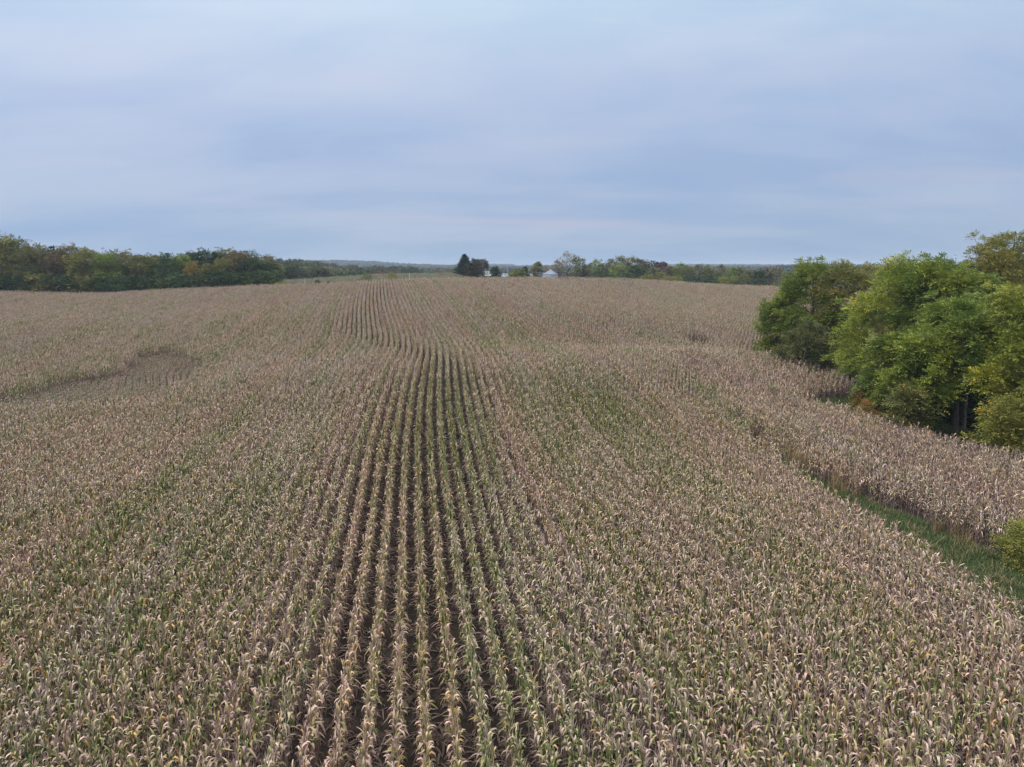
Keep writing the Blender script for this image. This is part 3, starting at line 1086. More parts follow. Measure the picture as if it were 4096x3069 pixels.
def make_conifer(seed, H, R, n_whorl=16, per=9, needle=0.45, droop=0.12):
    rng = np.random.default_rng(seed)
    g = Geo()
    g.tube([[0, 0, 0], [0, 0, H * 0.5], [0, 0, H * 0.97]], [0.02 * H, 0.012 * H, 0.003 * H], 6)
    P, D = [], []
    for i in range(n_whorl):
        q = i / (n_whorl - 1)
        z = H * (0.08 + 0.88 * q)
        r = R * (1 - q) ** 0.8 * rng.uniform(0.85, 1.12) + 0.12
        k0 = max(4, int(per * (1 - q * 0.5)))
        for j in range(k0):
            a = j * 2 * math.pi / k0 + rng.uniform(-0.3, 0.3) + i
            rr = r * rng.uniform(0.75, 1.15)
            d = np.array([math.cos(a), math.sin(a), 0.18 + 0.5 * q])
            d = d / np.linalg.norm(d)
            tip = np.array([0, 0, z]) + d * rr
            mid = np.array([0, 0, z]) + d * rr * 0.6 - np.array([0, 0, droop * rr])
            g.tube([[0, 0, z], mid, tip], [0.03 + 0.01 * R * (1 - q), 0.02, 0.008], 3)
            m = max(4, int(rr / needle * 3.5))
            for t in np.linspace(0.15, 1.0, m):
                p = (1 - t) ** 2 * np.array([0, 0, z]) + 2 * t * (1 - t) * mid + t * t * tip
                for s in (-1, 1, 0):
                    side = np.array([-math.sin(a), math.cos(a), 0]) * s
                    P.append(p)
                    D.append(d * 0.8 + side * 0.7 + np.array([0, 0, 0.35]) + rng.normal(0, 0.22, 3))
    P = np.array(P)
    D = unit(np.array(D))
    V, F, T = sprays(rng, P, D, np.full(len(P), needle), 3, needle * 0.9, needle * 0.28, rng.uniform(0.1, 0.7, len(P)))
    crown = make_mesh('crown', V, [F], {'tint': T})
    crown.materials.append(M_NEEDLE)
    return g.mesh('trunk', M_BARK, True), crown


def make_bare(seed, H, R, nspray=120, depth=4, stems=2, leaf=0.35, r0=None):
    rng = np.random.default_rng(seed)
    g = Geo()
    tips = []

    def grow(p, d, L, r, k):
        q = p + d * L * 0.5 + rng.normal(0, 0.05 * L, 3)
        e = p + d * L + rng.normal(0, 0.07 * L, 3)
        g.tube([p, q, e], [r, r * 0.85, r * 0.65], 5 if k > 1 else 3)
        if k == 0:
            tips.append(e)
            return
        for _ in range(3 if k > 2 else rng.integers(2, 4)):
            nd = unit(d + rng.normal(0, 0.42, 3) * np.array([1, 1, 0.5]) + np.array([0, 0, 0.12]))
            grow(e if rng.random() < 0.75 else q, nd, L * rng.uniform(0.55, 0.8), r * 0.58, k - 1)

    for s in range(stems):
        a = rng.uniform(0, 6.28)
        grow(np.array([math.cos(a) * 0.3, math.sin(a) * 0.3, 0]), unit(np.array([math.cos(a) * 0.22, math.sin(a) * 0.22, 1.0])), H * 0.40, r0 or 0.016 * H, depth)
    allv = np.vstack(g.V)
    sc = np.array([R / max(1e-3, np.abs(allv[:, :2]).max()), R / max(1e-3, np.abs(allv[:, :2]).max()), H / allv[:, 2].max()])
    g.V = [v * sc for v in g.V]
    tips = np.array(tips) * sc
    idx = rng.integers(0, len(tips), nspray)
    D = unit(rng.normal(0, 1, (nspray, 3)) + np.array([0, 0, 0.4]))
    V, F, T = sprays(rng, tips[idx] + rng.normal(0, 0.25, (nspray, 3)), D, np.full(nspray, leaf), 3, leaf * 0.8, leaf * 0.45, rng.uniform(0.2, 0.8, nspray))
    crown = make_mesh('crown', V, [F], {'tint': T})
    crown.materials.append(M_LEAF)
    return g.mesh('trunk', M_TWIG, True), crown


def plant_tree(meshes, name, label, cat, x, y, z, colour, scale=(1, 1, 1), rz=0.0, group=None, trunk_name='trunk', crown_name='crown'):
    r = bpy.data.objects.new(name, None)
    COL.objects.link(r)
    r.location = (x, y, z)
    r.rotation_euler = (0, 0, rz)
    r.scale = scale
    tag(r, label, cat, group)
    t = link(trunk_name, meshes[0], r)
    c = link(crown_name, meshes[1], r)
    c.color = (*colour, 1)
    return r


GREEN = (0.165, 0.225, 0.048)
BRIGHT = (0.21, 0.27, 0.05)
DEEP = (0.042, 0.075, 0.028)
OLIVE = (0.145, 0.155, 0.052)
GREY_OLIVE = (0.15, 0.15, 0.08)
YELLOW = (0.235, 0.275, 0.052)
YELLOWISH = (0.19, 0.2, 0.045)
BROWN = (0.15, 0.12, 0.07)
RUST = (0.17, 0.075, 0.035)
MAROON = (0.11, 0.06, 0.05)
GOLD = (0.27, 0.19, 0.045)
BLUEGREEN = (0.055, 0.105, 0.048)


def tree_at(px, top_py, Y, R, builder, name, label, cat, colour, group=None, sink=0.1, **kw):
    x, ztop = at(px, top_py, Y)
    z = tz(x, Y) - sink
    return plant_tree(builder(ztop - z, R), name, label, cat, x, Y, z, colour, rz=rnd.uniform(0, 6.28), group=group)


# --- the wood on the right, nearest trees first
def near_tree(seed, **kw):
    d = dict(nspray=5200, m=7, spray_l=0.6, leaf_l=0.21, leaf_w=0.10, limbs=20, base=0.10, clump=0.23)
    kw['nspray'] = int(kw.get('nspray', 5200) * 1.55)
    d.update(kw)
    return lambda H, R: make_tree(seed, H, R, **d)


tree_at(3118, 1185, 91, 2.5, near_tree(1, nspray=3600, base=0.0, gold=0.08, limbs=18, widest=0.35, clump=0.3), 'leafy_tree', 'small rounded green tree at the left end of the right-hand wood', 'tree', GREEN)
tree_at(3275, 1028, 87, 4.2, near_tree(2, nspray=6200, base=0.02, gold=0.05, sparse=0.05, widest=0.4), 'leafy_tree', 'green tree with a spiky top just right of the small rounded tree', 'tree', GREEN)
tree_at(3225, 1290, 82, 2.8, near_tree(31, nspray=1500, base=0.02, sparse=0.3, limbs=10), 'leafy_tree', 'thin twiggy grey-green tree low at the left end of the right-hand wood', 'tree', (0.12, 0.135, 0.06))
tree_at(3445, 1030, 84, 4.6, near_tree(3, base=0.08, sparse=0.15), 'leafy_tree', 'brownish olive tree behind the bright green trees of the right-hand wood', 'tree', (0.185, 0.19, 0.06))
tree_at(3635, 1012, 69, 4.7, near_tree(4, nspray=6800, base=0.01, gold=0.05), 'leafy_tree', 'large bright green tree bulging out by the grass cove', 'tree', BRIGHT)
tree_at(3800, 1012, 66, 4.6, near_tree(5, nspray=6200, base=0.2, gold=0.04), 'leafy_tree', 'tall green tree in the right-hand wood, behind the two bare trunks', 'tree', GREEN)
tree_at(3875, 1170, 57.5, 3.4, near_tree(6, nspray=4600, base=0.34, trunk_r=0.24, gold=0.02, sparse=0.1), 'leafy_tree', 'cooler green tree at the front of the wood, grey trunk showing', 'tree', (0.18, 0.25, 0.055))
tree_at(4035, 890, 78, 5.2, near_tree(7, nspray=5200, base=0.12, sparse=0.25, gold=0.06), 'leafy_tree', 'tallest yellow-olive tree of the right-hand wood, rising above all others', 'tree', (0.20, 0.205, 0.055))
tree_at(4215, 1110, 52, 3.3, near_tree(8, nspray=5600, base=0.02, gold=0.02), 'leafy_tree', 'bright yellow-green tree cut by the right edge of the photo', 'tree', YELLOW)
tree_at(3690, 1030, 86, 5, near_tree(9, nspray=3500), 'leafy_tree', 'shaded green tree mostly hidden behind the large bright green tree', 'tree', GREEN)
tree_at(3930, 1030, 84, 5, near_tree(10, nspray=3500), 'leafy_tree', 'dark green tree below the tallest yellow-olive tree', 'tree', DEEP)
tree_at(4150, 990, 82, 4.5, near_tree(11, nspray=3500), 'leafy_tree', 'olive tree at the right edge beneath the tallest tree', 'tree', OLIVE)
tree_at(3610, 1310, 60.5, 2.4, near_tree(12, nspray=2400, base=0.12), 'leafy_tree', 'lower leafy green tree in front of the large bright green one', 'tree', GREEN)
tree_at(3700, 1330, 58, 2.8, near_tree(13, nspray=2800, base=0.30), 'leafy_tree', 'low spreading green tree left of the cooler green tree', 'tree', BRIGHT)
tree_at(3915, 1150, 62, 2.2, near_tree(14, nspray=1500, base=0.55, trunk_r=0.16), 'leafy_tree', 'slender tree whose pale trunk stands right of the first bare trunk', 'tree', GREEN)
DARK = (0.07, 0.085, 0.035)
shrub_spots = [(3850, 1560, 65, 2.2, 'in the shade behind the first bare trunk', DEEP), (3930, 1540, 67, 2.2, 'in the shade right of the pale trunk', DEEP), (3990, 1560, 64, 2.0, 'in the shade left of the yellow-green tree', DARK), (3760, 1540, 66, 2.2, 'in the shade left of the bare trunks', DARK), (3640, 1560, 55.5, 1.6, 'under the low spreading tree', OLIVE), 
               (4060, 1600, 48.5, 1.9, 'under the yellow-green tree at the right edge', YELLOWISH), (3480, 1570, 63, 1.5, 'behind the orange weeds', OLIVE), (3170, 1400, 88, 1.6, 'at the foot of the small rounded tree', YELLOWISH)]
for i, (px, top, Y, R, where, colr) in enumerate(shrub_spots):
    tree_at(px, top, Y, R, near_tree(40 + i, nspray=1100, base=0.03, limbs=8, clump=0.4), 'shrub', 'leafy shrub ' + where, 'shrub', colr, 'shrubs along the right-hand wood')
tree_at(4150, 2105, 31.5, 1.2, near_tree(60, nspray=1500, base=0.03, limbs=11, clump=0.30, m=5, leaf_l=0.12, leaf_w=0.055, spray_l=0.35), 'shrub', 'yellow-green shrub beside the grass strip, cut by the right edge of the photo', 'shrub', (0.21, 0.23, 0.06))
for px, top, Y, s in ((3475, 1625, 58.5, 1), (3447, 1590, 62, 2)):
    x, ztop = at(px, top, Y)
    z = tz(x, Y)
    m_ = make_tree(70 + s, ztop - z + 0.6, 0.75, base=0.05, nspray=500, m=4, spray_l=0.25, leaf_l=0.12, leaf_w=0.03, limbs=8, clump=0.45)
    plant_tree(m_, 'dried_weed', 'orange dried weed at the corn edge, ' + ('lower and nearer of the two' if s == 1 else 'farther of the two, by the grass cove'), 'weed', x, Y, z - 0.05, (0.33, 0.17, 0.07), group='dried weeds by the grass cove', trunk_name='stem', crown_name='leaves')

# --- the wood on the left
EDGE = ([-200, 0, 700, 1000, 1120], [198, 201, 206, 204, 206])
LEFT_VARS = [make_tree(200 + i, 14.0, 4.6, base=0.12, nspray=1500, m=4, spray_l=0.7, leaf_l=0.48, leaf_w=0.26, limbs=13, clump=0.30, gold=0.008, sparse=0.12 * (i % 3)) for i in range(8)]
LEFT_BARE = [make_bare(300 + i, 14.0, 4.2, nspray=520, depth=5, stems=3, leaf=0.4, r0=0.2) for i in range(3)]


def scaled_tree(var, H0, R0, px, top, Y, R, name, label, cat, colour, group=None, rz=None):
    x, ztop = at(px, top, Y)
    z = tz(x, Y) - 0.15
    ztop = z + (ztop - z) * (1.10 if name == 'leafy_tree' else 1.02)
    return plant_tree(var, name, label, cat, x, Y, z, colour, scale=(R / R0, R / R0, (ztop - z) / H0), rz=rnd.uniform(0, 6.28) if rz is None else rz, group=group)


left = [(-20, 912, 8, 5.2, 'b', OLIVE, 'tallest tree at the left edge of the photo, bare twigs at its top'), (-5, 965, 3, 4.6, 0, YELLOWISH, 'olive-yellow tree at the left edge in front of the tallest bare-topped tree'),
        (50, 968, 7, 4.3, 1, OLIVE, 'olive tree second from the left edge'), (100, 1000, 2, 4.0, 2, OLIVE, 'dark olive tree right of the first olive trees'),
        (118, 985, 14, 4.0, 'b', GREY_OLIVE, 'twiggy grey tree topping the wood left of the dark conifer tip'), (165, 998, 6, 4.2, 3, GREY_OLIVE, 'grey-olive tree in front of the dark conifer tip'),
        (222, 1012, 3, 4.0, 4, BROWN, 'brownish tree right of the dark conifer tip'), (245, 1000, 12, 4.2, 'b', GREY_OLIVE, 'twiggy pale tree right of the dark conifer tip'),
        (285, 993, 9, 4.3, 5, GREY_OLIVE, 'grey-olive tree under the pale twiggy skyline'), (330, 992, 14, 4.0, 'b', GREY_OLIVE, 'twiggy thin-topped tree in the middle of the left wood'),
        (352, 1015, 2, 4.4, 6, YELLOWISH, 'yellow-olive tree halfway along the left wood'), (400, 1010, 11, 4.0, 'b', GREY_OLIVE, 'twiggy tree right of the yellow-olive tree'),
        (432, 1030, 2, 4.2, 7, GREEN, 'fresh green tree halfway along the left wood'), (478, 1016, 7, 4.6, 0, GREY_OLIVE, 'broad grey-olive tree right of the fresh green tree'),
        (530, 1008, 13, 4.0, 'b', BROWN, 'bare twiggy tree above the broad grey-olive tree'), (560, 1030, 4, 4.3, 1, OLIVE, 'olive tree beside the broad grey-olive tree'),
        (612, 1032, 6, 4.3, 2, YELLOWISH, 'yellowish tree with a dark forked trunk in the left wood'), (650, 1028, 3, 4.0, 3, BLUEGREEN, 'blue-green tree left of the golden tree'),
        (702, 1022, 12, 4.0, 'b', BROWN, 'grey-brown twiggy tree above the golden tree'), (722, 1036, 5, 4.2, 4, GREEN, 'green tree left of the golden tree'),
        (778, 1020, 14, 5.0, 5, DEEP, 'wide dark green crown above the golden tree'), (765, 1062, 1, 2.2, 6, GOLD, 'small golden yellow tree at the field edge'),
        (806, 1050, 3, 2.8, 'b', GREY_OLIVE, 'pale bare tree just right of the golden tree'), (845, 1014, 12, 4.6, 7, DEEP, 'dark green tree with a high rounded crown'),
        (890, 1048, 2, 2.8, 6, YELLOWISH, 'narrow yellow-green tree at the field edge'), (905, 1008, 14, 4.6, 0, OLIVE, 'pale olive crown at the highest point of the right half of the left wood'),
        (848, 1065, 1, 3.6, 1, OLIVE, 'olive tree between the golden and the narrow yellow-green tree'), (945, 1022, 6, 4.6, 2, BROWN, 'olive-brown tree right of the narrow yellow-green one'),
        (990, 1018, 12, 4.2, 3, DEEP, 'very dark tree near the right end of the left wood'), (1015, 1045, 3, 4.0, 4, DEEP, 'shaded dark tree near the right end of the left wood'),
        (1052, 1030, 24, 4.6, 5, GREY_OLIVE, 'pale grey-olive crown at the right end of the left wood'), (1075, 1060, 4, 3.8, 6, DEEP, 'last dark tree at the right end of the left wood')]
for px, top, dY, R, var, colr, lab in left:
    Y = float(np.interp(px, *EDGE)) + dY + 3
    if var == 'b':
        scaled_tree(LEFT_BARE[rnd.randrange(3)], 14.0, 4.2, px, top, Y, R, 'bare_tree', lab, 'tree', colr, 'trees of the left wood')
    else:
        scaled_tree(LEFT_VARS[var], 14.0, 4.6, px, top, Y, R, 'leafy_tree', lab, 'tree', colr, 'trees of the left wood')
tree_at(207, 986, 216, 2.4, lambda H, R: make_conifer(401, H, R, 14, 8, 0.7), 'conifer', 'dark conifer tip poking above the left wood', 'tree', (0.018, 0.036, 0.022), 'trees of the left wood')
LM_LEFT = [(-20, 'tallest bare-topped tree'), (118, 'twiggy grey tree'), (207, 'dark conifer tip'), (285, 'grey-olive tree'), (352, 'yellow-olive tree'), (432, 'fresh green tree'), (478, 'broad grey-olive tree'),
           (612, 'tree with a forked trunk'), (702, 'grey-brown twiggy tree'), (765, 'golden tree'), (890, 'narrow yellow-green tree'), (945, 'olive-brown tree'), (990, 'very dark tree'), (1075, 'last dark tree')]
LM_MEADOW = [(1110, 'end of the left wood'), (1219, 'left white post'), (1270, 'juniper'), (1345, 'maroon bush'), (1468, 'olive shrub'), (1512, 'rust bush'), (1568, 'yellow-green shrub'), (1637, 'right white post'), (1750, 'brownish bush'), (1830, 'tall conifer')]
_used = {}


def beside(px, marks, straight):
    m, nm = min(marks, key=lambda q: abs(q[0] - px))
    d = px - m
    return '%s the %s' % (straight if abs(d) < 14 else 'left of' if d < 0 else 'right of', nm)


# second line, filling between the front trees
px = -40
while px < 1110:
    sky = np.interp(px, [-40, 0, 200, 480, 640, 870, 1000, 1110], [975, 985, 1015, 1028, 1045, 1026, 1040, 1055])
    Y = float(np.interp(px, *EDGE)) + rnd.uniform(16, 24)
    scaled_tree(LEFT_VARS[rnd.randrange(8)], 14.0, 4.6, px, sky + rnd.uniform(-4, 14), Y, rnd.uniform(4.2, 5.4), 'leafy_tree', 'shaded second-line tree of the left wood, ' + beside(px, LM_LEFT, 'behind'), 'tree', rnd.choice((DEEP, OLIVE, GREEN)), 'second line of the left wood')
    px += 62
SHRUB_VARS = [make_tree(500 + i, 4.0, 2.4, base=0.02, nspray=420, m=4, spray_l=0.5, leaf_l=0.36, leaf_w=0.2, limbs=9, clump=0.42, gold=0.02) for i in range(4)]
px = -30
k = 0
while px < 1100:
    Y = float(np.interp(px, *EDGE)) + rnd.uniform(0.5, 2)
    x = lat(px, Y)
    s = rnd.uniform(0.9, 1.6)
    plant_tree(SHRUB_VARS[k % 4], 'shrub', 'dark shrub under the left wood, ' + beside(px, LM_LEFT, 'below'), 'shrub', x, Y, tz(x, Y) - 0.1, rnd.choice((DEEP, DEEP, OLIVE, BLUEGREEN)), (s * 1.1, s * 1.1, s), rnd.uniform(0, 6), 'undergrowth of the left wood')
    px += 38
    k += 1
for px, top, Y, s, colr, lab in ((1000, 1118, 204, 0.7, GREEN, 'leafy vine-covered shrub at the field edge below the last dark trees'), (1075, 1122, 206, 0.8, YELLOWISH, 'yellow-green bush at the right end of the left wood'), (1128, 1130, 200, 0.75, YELLOWISH, 'low yellow-green bush in the meadow left of the first white post'),
                                 (1038, 1110, 207, 1.1, GREEN, 'round green bush at the field edge left of the yellow-green bush')):
    x, zt = at(px, top, Y)
    z = tz(x, Y) - 0.1
    plant_tree(SHRUB_VARS[1], 'shrub', lab, 'shrub', x, Y, z, colr, (s, s, max(0.3, (zt - z) / 4.0)), rnd.uniform(0, 6), 'bushes along the meadow')

# --- meadow shrubs
for px, top, Y, R, colr, lab in ((1270, 1123, 199, 0.85, (0.02, 0.035, 0.02), 'dark low juniper in the meadow right of the first white post'), (1316, 1126, 202, 0.6, DEEP, 'small dark weed clump right of the juniper'),
                                 (1468, 1098, 224, 1.5, OLIVE, 'olive shrub in the meadow, left of the yellow one'), (1568, 1093, 218, 1.25, (0.20, 0.20, 0.05), 'yellow-green shrub on the crest left of the second white post')):
    x, zt = at(px, top, Y)
    z = tz(x, Y) - 0.1
    plant_tree(SHRUB_VARS[rnd.randrange(4)], 'shrub', lab, 'shrub', x, Y, z, colr, (R / 2.4, R / 2.4, max(0.28, (zt - z) / 4.0)), rnd.uniform(0, 6), 'bushes along the meadow')

# --- woods beyond the meadow, each tree on its own
MID_VARS = [make_tree(600 + i, 12.0, 5.2, base=0.08, nspray=700, m=3, spray_l=1.1, leaf_l=0.85, leaf_w=0.5, limbs=12, clump=0.34, gold=0.02) for i in range(6)]
DARK_OLIVE = (0.075, 0.085, 0.035)
DARK_BROWN = (0.085, 0.07, 0.045)
LABS = {DARK_OLIVE: 'olive', DARK_BROWN: 'brownish', DEEP: 'dark green', GREEN: 'green', OLIVE: 'olive', GREY_OLIVE: 'grey-olive', BROWN: 'brownish', YELLOWISH: 'yellowish', BLUEGREEN: 'blue-green'}
for row, (Y0, p0, p1, stepx) in enumerate(((335, 1100, 1470, 30), (395, 1085, 1560, 27), (470, 1090, 1700, 27), (600, 1085, 1850, 26))):
    px = p0
    while px < p1:
        Y = Y0 + rnd.uniform(-25, 25) + max(0, px - 1200) * 0.25
        top = np.interp(px, [1080, 1130, 1230, 1330, 1420, 1550, 1670, 1740, 1850], [1040, 1040, 1046, 1058, 1066, 1068, 1069, 1082, 1092]) + rnd.uniform(-3, 7) + (3 - row) * 8 * (1 if px < 1500 else 0.4)
        x, zt = at(px, top, Y)
        z = tz(x, Y) - 0.2
        H = min(17, max(6, zt - z))
        colr = rnd.choice((DEEP, DEEP, DEEP, DEEP, BLUEGREEN, BLUEGREEN, DARK_OLIVE, DARK_BROWN, GREY_OLIVE))
        R = rnd.uniform(3.6, 5.6)
        plant_tree(MID_VARS[rnd.randrange(6)], 'leafy_tree', '%s tree, %s beyond the meadow, %s' % (LABS[colr], ('front line', 'second line', 'third line', 'back line')[row], beside(px, LM_MEADOW, 'above')), 'tree', x, Y, zt - H, colr, (R / 5.2, R / 5.2, H / 12.0), rnd.uniform(0, 6), 'trees beyond the meadow')
        px += stepx + rnd.uniform(-6, 6)
for px, top, Y, R, colr, lab in ((1345, 1086, 370, 2.6, MAROON, 'maroon bush at the front of the wood beyond the meadow'), (1512, 1088, 390, 3.2, RUST, 'rust-orange bush in front of the dark trees beyond the meadow'),
                                 (1750, 1084, 430, 3.0, BROWN, 'brownish bush left of the tall conifer'), (1800, 1078, 440, 3.0, GREY_OLIVE, 'grey-olive small tree left of the tall conifer')):
    x, zt = at(px, top, Y)
    z = tz(x, Y) - 0.1
    plant_tree(SHRUB_VARS[rnd.randrange(4)], 'shrub', lab, 'shrub', x, Y, z, colr, (R / 2.4, R / 2.4, (zt - z) / 4.0), rnd.uniform(0, 6), 'bushes along the meadow')

# --- the farmstead on the crest
def mid_tree(seed, **kw):
    d = dict(nspray=1500, m=3, spray_l=0.7, leaf_l=0.5, leaf_w=0.28, limbs=13, base=0.10, clump=0.30)
    d.update(kw)
    return lambda H, R: make_tree(seed, H, R, **d)


tree_at(1858, 1019, 300, 3.9, lambda H, R: make_conifer(402, H, R, 17, 10, 0.62), 'conifer', 'tall dark conifer on the crest of the field, left of the farm', 'tree', (0.020, 0.042, 0.024))
tree_at(1912, 1040, 296, 3.4, mid_tree(701, base=0.03), 'leafy_tree', 'brown-leaved round tree just right of the tall conifer', 'tree', (0.075, 0.062, 0.038))
tree_at(1885, 1055, 290, 2.6, mid_tree(702, base=0.03, nspray=900), 'leafy_tree', 'dark olive tree overlapping the foot of the tall conifer', 'tree', (0.045, 0.045, 0.026))
tree_at(1952, 1044, 300, 1.9, lambda H, R: make_bare(703, H, R, nspray=420, depth=4, stems=2, leaf=0.45), 'bare_tree', 'thin reddish-brown tree with sparse leaves right of the brown tree', 'tree', MAROON)
tree_at(1980, 1070, 285, 1.9, mid_tree(704, base=0.02, nspray=800), 'leafy_tree', 'small round dark green tree left of the metal roof', 'tree', DEEP)
tree_at(2075, 1083, 275, 2.5, mid_tree(705, base=0.01, nspray=800, clump=0.4), 'shrub', 'wide bright yellow-green shrub in front of the farm', 'shrub', (0.15, 0.17, 0.03))
tree_at(2050, 1090, 277, 1.6, mid_tree(722, base=0.01, nspray=400, clump=0.4), 'shrub', 'lower yellow-green shrub left of the wide one', 'shrub', (0.14, 0.16, 0.03))
tree_at(2101, 1070, 300, 1.7, lambda H, R: make_conifer(706, H, R, 12, 9, 0.55), 'conifer', 'small dark pine behind the yellow-green shrub', 'tree', (0.018, 0.038, 0.022))
tree_at(2147, 1048, 290, 1.9, mid_tree(707, base=0.05, sparse=0.15, nspray=900), 'leafy_tree', 'narrow olive tree left of the grain bin', 'tree', OLIVE)
PALE = (0.26, 0.24, 0.18)
for px, top, Y, R, lab in ((2184, 1054, 470, 2.4, 'thin sparse tree behind the grain bin'), (2208, 1056, 480, 2.8, 'low sparse tree behind the right side of the grain bin'), (2238, 1036, 330, 2.4, 'leaning thin tree right of the grain bin'),
                           (2266, 1006, 335, 4.6, 'tall open tree with bare stems right of the grain bin')):
    tree_at(px, top, Y, R, mid_tree(710 + px, nspray=520, m=3, sparse=0.3, base=0.40, clump=0.2, limbs=16, trunk_r=0.24, leaf_l=0.42, leaf_w=0.22), 'bare_tree', lab, 'tree', PALE, 'open trees around the farm')
hedge = [(2316, 1028, 300, 2.9, OLIVE, 'olive-brown tree right of the tall open tree', 0), (2375, 1043, 305, 2.5, GREEN, 'thin green tree right of the olive-brown one', .3), (2345, 1062, 300, 1.8, GREY_OLIVE, 'small grey tree between two taller ones', .2), (2412, 1058, 310, 1.8, GREY_OLIVE, 'small sparse tree left of the hedgerow', .3),
         (2446, 1041, 305, 2.8, GREY_OLIVE, 'pale sparse tree at the left end of the hedgerow', .25), (2488, 1029, 300, 3.0, OLIVE, 'tall olive tree in the hedgerow', 0), (2524, 1030, 302, 2.2, YELLOWISH, 'tall yellow-green tree in the hedgerow', 0), (2556, 1037, 300, 2.2, OLIVE, 'olive-yellow tree right of the tall yellow-green one', 0),
         (2584, 1044, 302, 1.7, OLIVE, 'narrow leaning tree in the hedgerow', .2), (2615, 1046, 305, 2.4, (0.05, 0.048, 0.034), 'dark grey-brown tree in the hedgerow', .1), (2648, 1052, 300, 2.3, MAROON, 'dark reddish-brown tree in the hedgerow', 0),
         (2545, 1072, 288, 3.0, DEEP, 'broad dark green tree at the front of the hedgerow', 0), (2470, 1066, 290, 3.2, GREEN, 'broad green tree at the front of the hedgerow, left part', 0), (2620, 1080, 282, 2.4, GREY_OLIVE, 'low grey-olive tree at the front of the hedgerow', 0),
         (2716, 1057, 285, 2.2, GREEN, 'green tree standing up from the low hedge', .1), (2680, 1074, 288, 2.2, BROWN, 'brownish tree left of the green one in the low hedge', .1), (2752, 1070, 280, 2.5, OLIVE, 'olive tree in the low hedge right of the green one', .1), (2800, 1066, 282, 2.4, GREY_OLIVE, 'grey-olive tree in the low hedge', .1),
         (2842, 1068, 284, 2.6, OLIVE, 'olive tree in the middle of the low hedge', .1), (2880, 1064, 290, 2.2, GREY_OLIVE, 'sparse-topped tree in the middle of the low hedge', .3), (2925, 1074, 284, 2.4, GREEN, 'green tree behind the yellow-green hedge bushes', .1), (2962, 1078, 286, 2.4, OLIVE, 'olive tree behind the yellow-green hedge bushes', .1),
         (3060, 1078, 290, 2.4, BROWN, 'brownish tree right of the dead tree', .1), (3105, 1077, 288, 2.7, GREY_OLIVE, 'spreading grey-olive tree near the right end of the hedge', .1), (3035, 1092, 282, 2.2, DEEP, 'dark tree right below the dead tree', 0), (3150, 1100, 280, 2.6, OLIVE, 'low olive tree at the right end of the hedge', 0),
         (3200, 1098, 284, 2.6, GREY_OLIVE, 'grey tree next to the right-hand wood', 0), (3000, 1088, 288, 2.0, GREY_OLIVE, 'grey tree left of the dead tree', 0.1)]
for i, (px, top, Y, R, colr, lab, sp) in enumerate(hedge):
    tree_at(px, top - 7, Y, R * 1.08, mid_tree(750 + i, nspray=700 if sp else 1000, sparse=sp, base=0.04), 'leafy_tree', lab, 'tree', colr, 'trees of the hedgerow behind the field')
tree_at(3016, 1062, 287, 1.6, lambda H, R: make_bare(790, H, R, nspray=3, depth=4, stems=2, leaf=0.2, r0=0.10), 'bare_tree', 'dead leafless tree sticking out of the hedge', 'tree', GREY_OLIVE)
for i, (px, top, Y, s, colr, lab) in enumerate(((2585, 1102, 272, 1.0, YELLOWISH, 'yellow-green bush at the foot of the hedgerow'), (2670, 1110, 262, 1.0, YELLOWISH, 'first yellow-green bush of the low hedge, from the left'), (2715, 1112, 262, 0.8, GREEN, 'green bush below the standing-up green tree'),
                                                (2905, 1112, 262, 1.1, YELLOWISH, 'left of the two pale yellow-green bushes in the low hedge'), (2955, 1106, 264, 1.4, (0.12, 0.14, 0.035), 'right and bigger of the two pale yellow-green bushes in the low hedge'), (3120, 1128, 262, 1.0, OLIVE, 'low bush at the foot of the spreading grey-olive tree'),
                                                (2770, 1105, 266, 1.3, DEEP, 'dark bush in the low hedge'), (2840, 1105, 266, 1.4, DEEP, 'dark bush left of the pale yellow-green bushes'), (3030, 1115, 266, 1.3, DEEP, 'dark bush under the dead tree'), (2420, 1092, 280, 1.2, DEEP, 'dark bush at the left foot of the hedgerow'), (2500, 1096, 278, 1.4, DEEP, 'dark bush at the foot of the tall hedgerow trees'),
                                                (2645, 1095, 272, 1.4, OLIVE, 'olive bush under the reddish-brown tree'), (3190, 1125, 264, 1.4, OLIVE, 'olive bush beside the right-hand wood'))):
    x, zt = at(px, top, Y)
    z = tz(x, Y) - 0.1
    plant_tree(SHRUB_VARS[i % 4], 'shrub', lab, 'shrub', x, Y, z, colr, (s, s, max(0.3, (zt - z) / 4.0)), rnd.uniform(0, 6), 'bushes of the hedgerow')

# ------------------------------------------------------------------ farm buildings, posts
M_STEEL = simple_mat('galvanised_steel', (0.36, 0.39, 0.45), 0.45, None, 0.8, 0.12, 0.35, 0.5)
M_ROOF = simple_mat('weathered_metal_roof', (0.22, 0.26, 0.33), 0.5, None, 0.6, 0.12, 0.2, 0.4)
M_WHITE = simple_mat('white_paint', (0.33, 0.35, 0.38), 0.6, None, 0.7, 0.08)
M_DARK = simple_mat('dark_opening', (0.04, 0.04, 0.045), 0.8)
M_POST = simple_mat('white_plastic', (0.50, 0.48, 0.44), 0.5, None, 4.0, 0.08)
M_POLE = simple_mat('grey_pole', (0.25, 0.25, 0.25), 0.7)


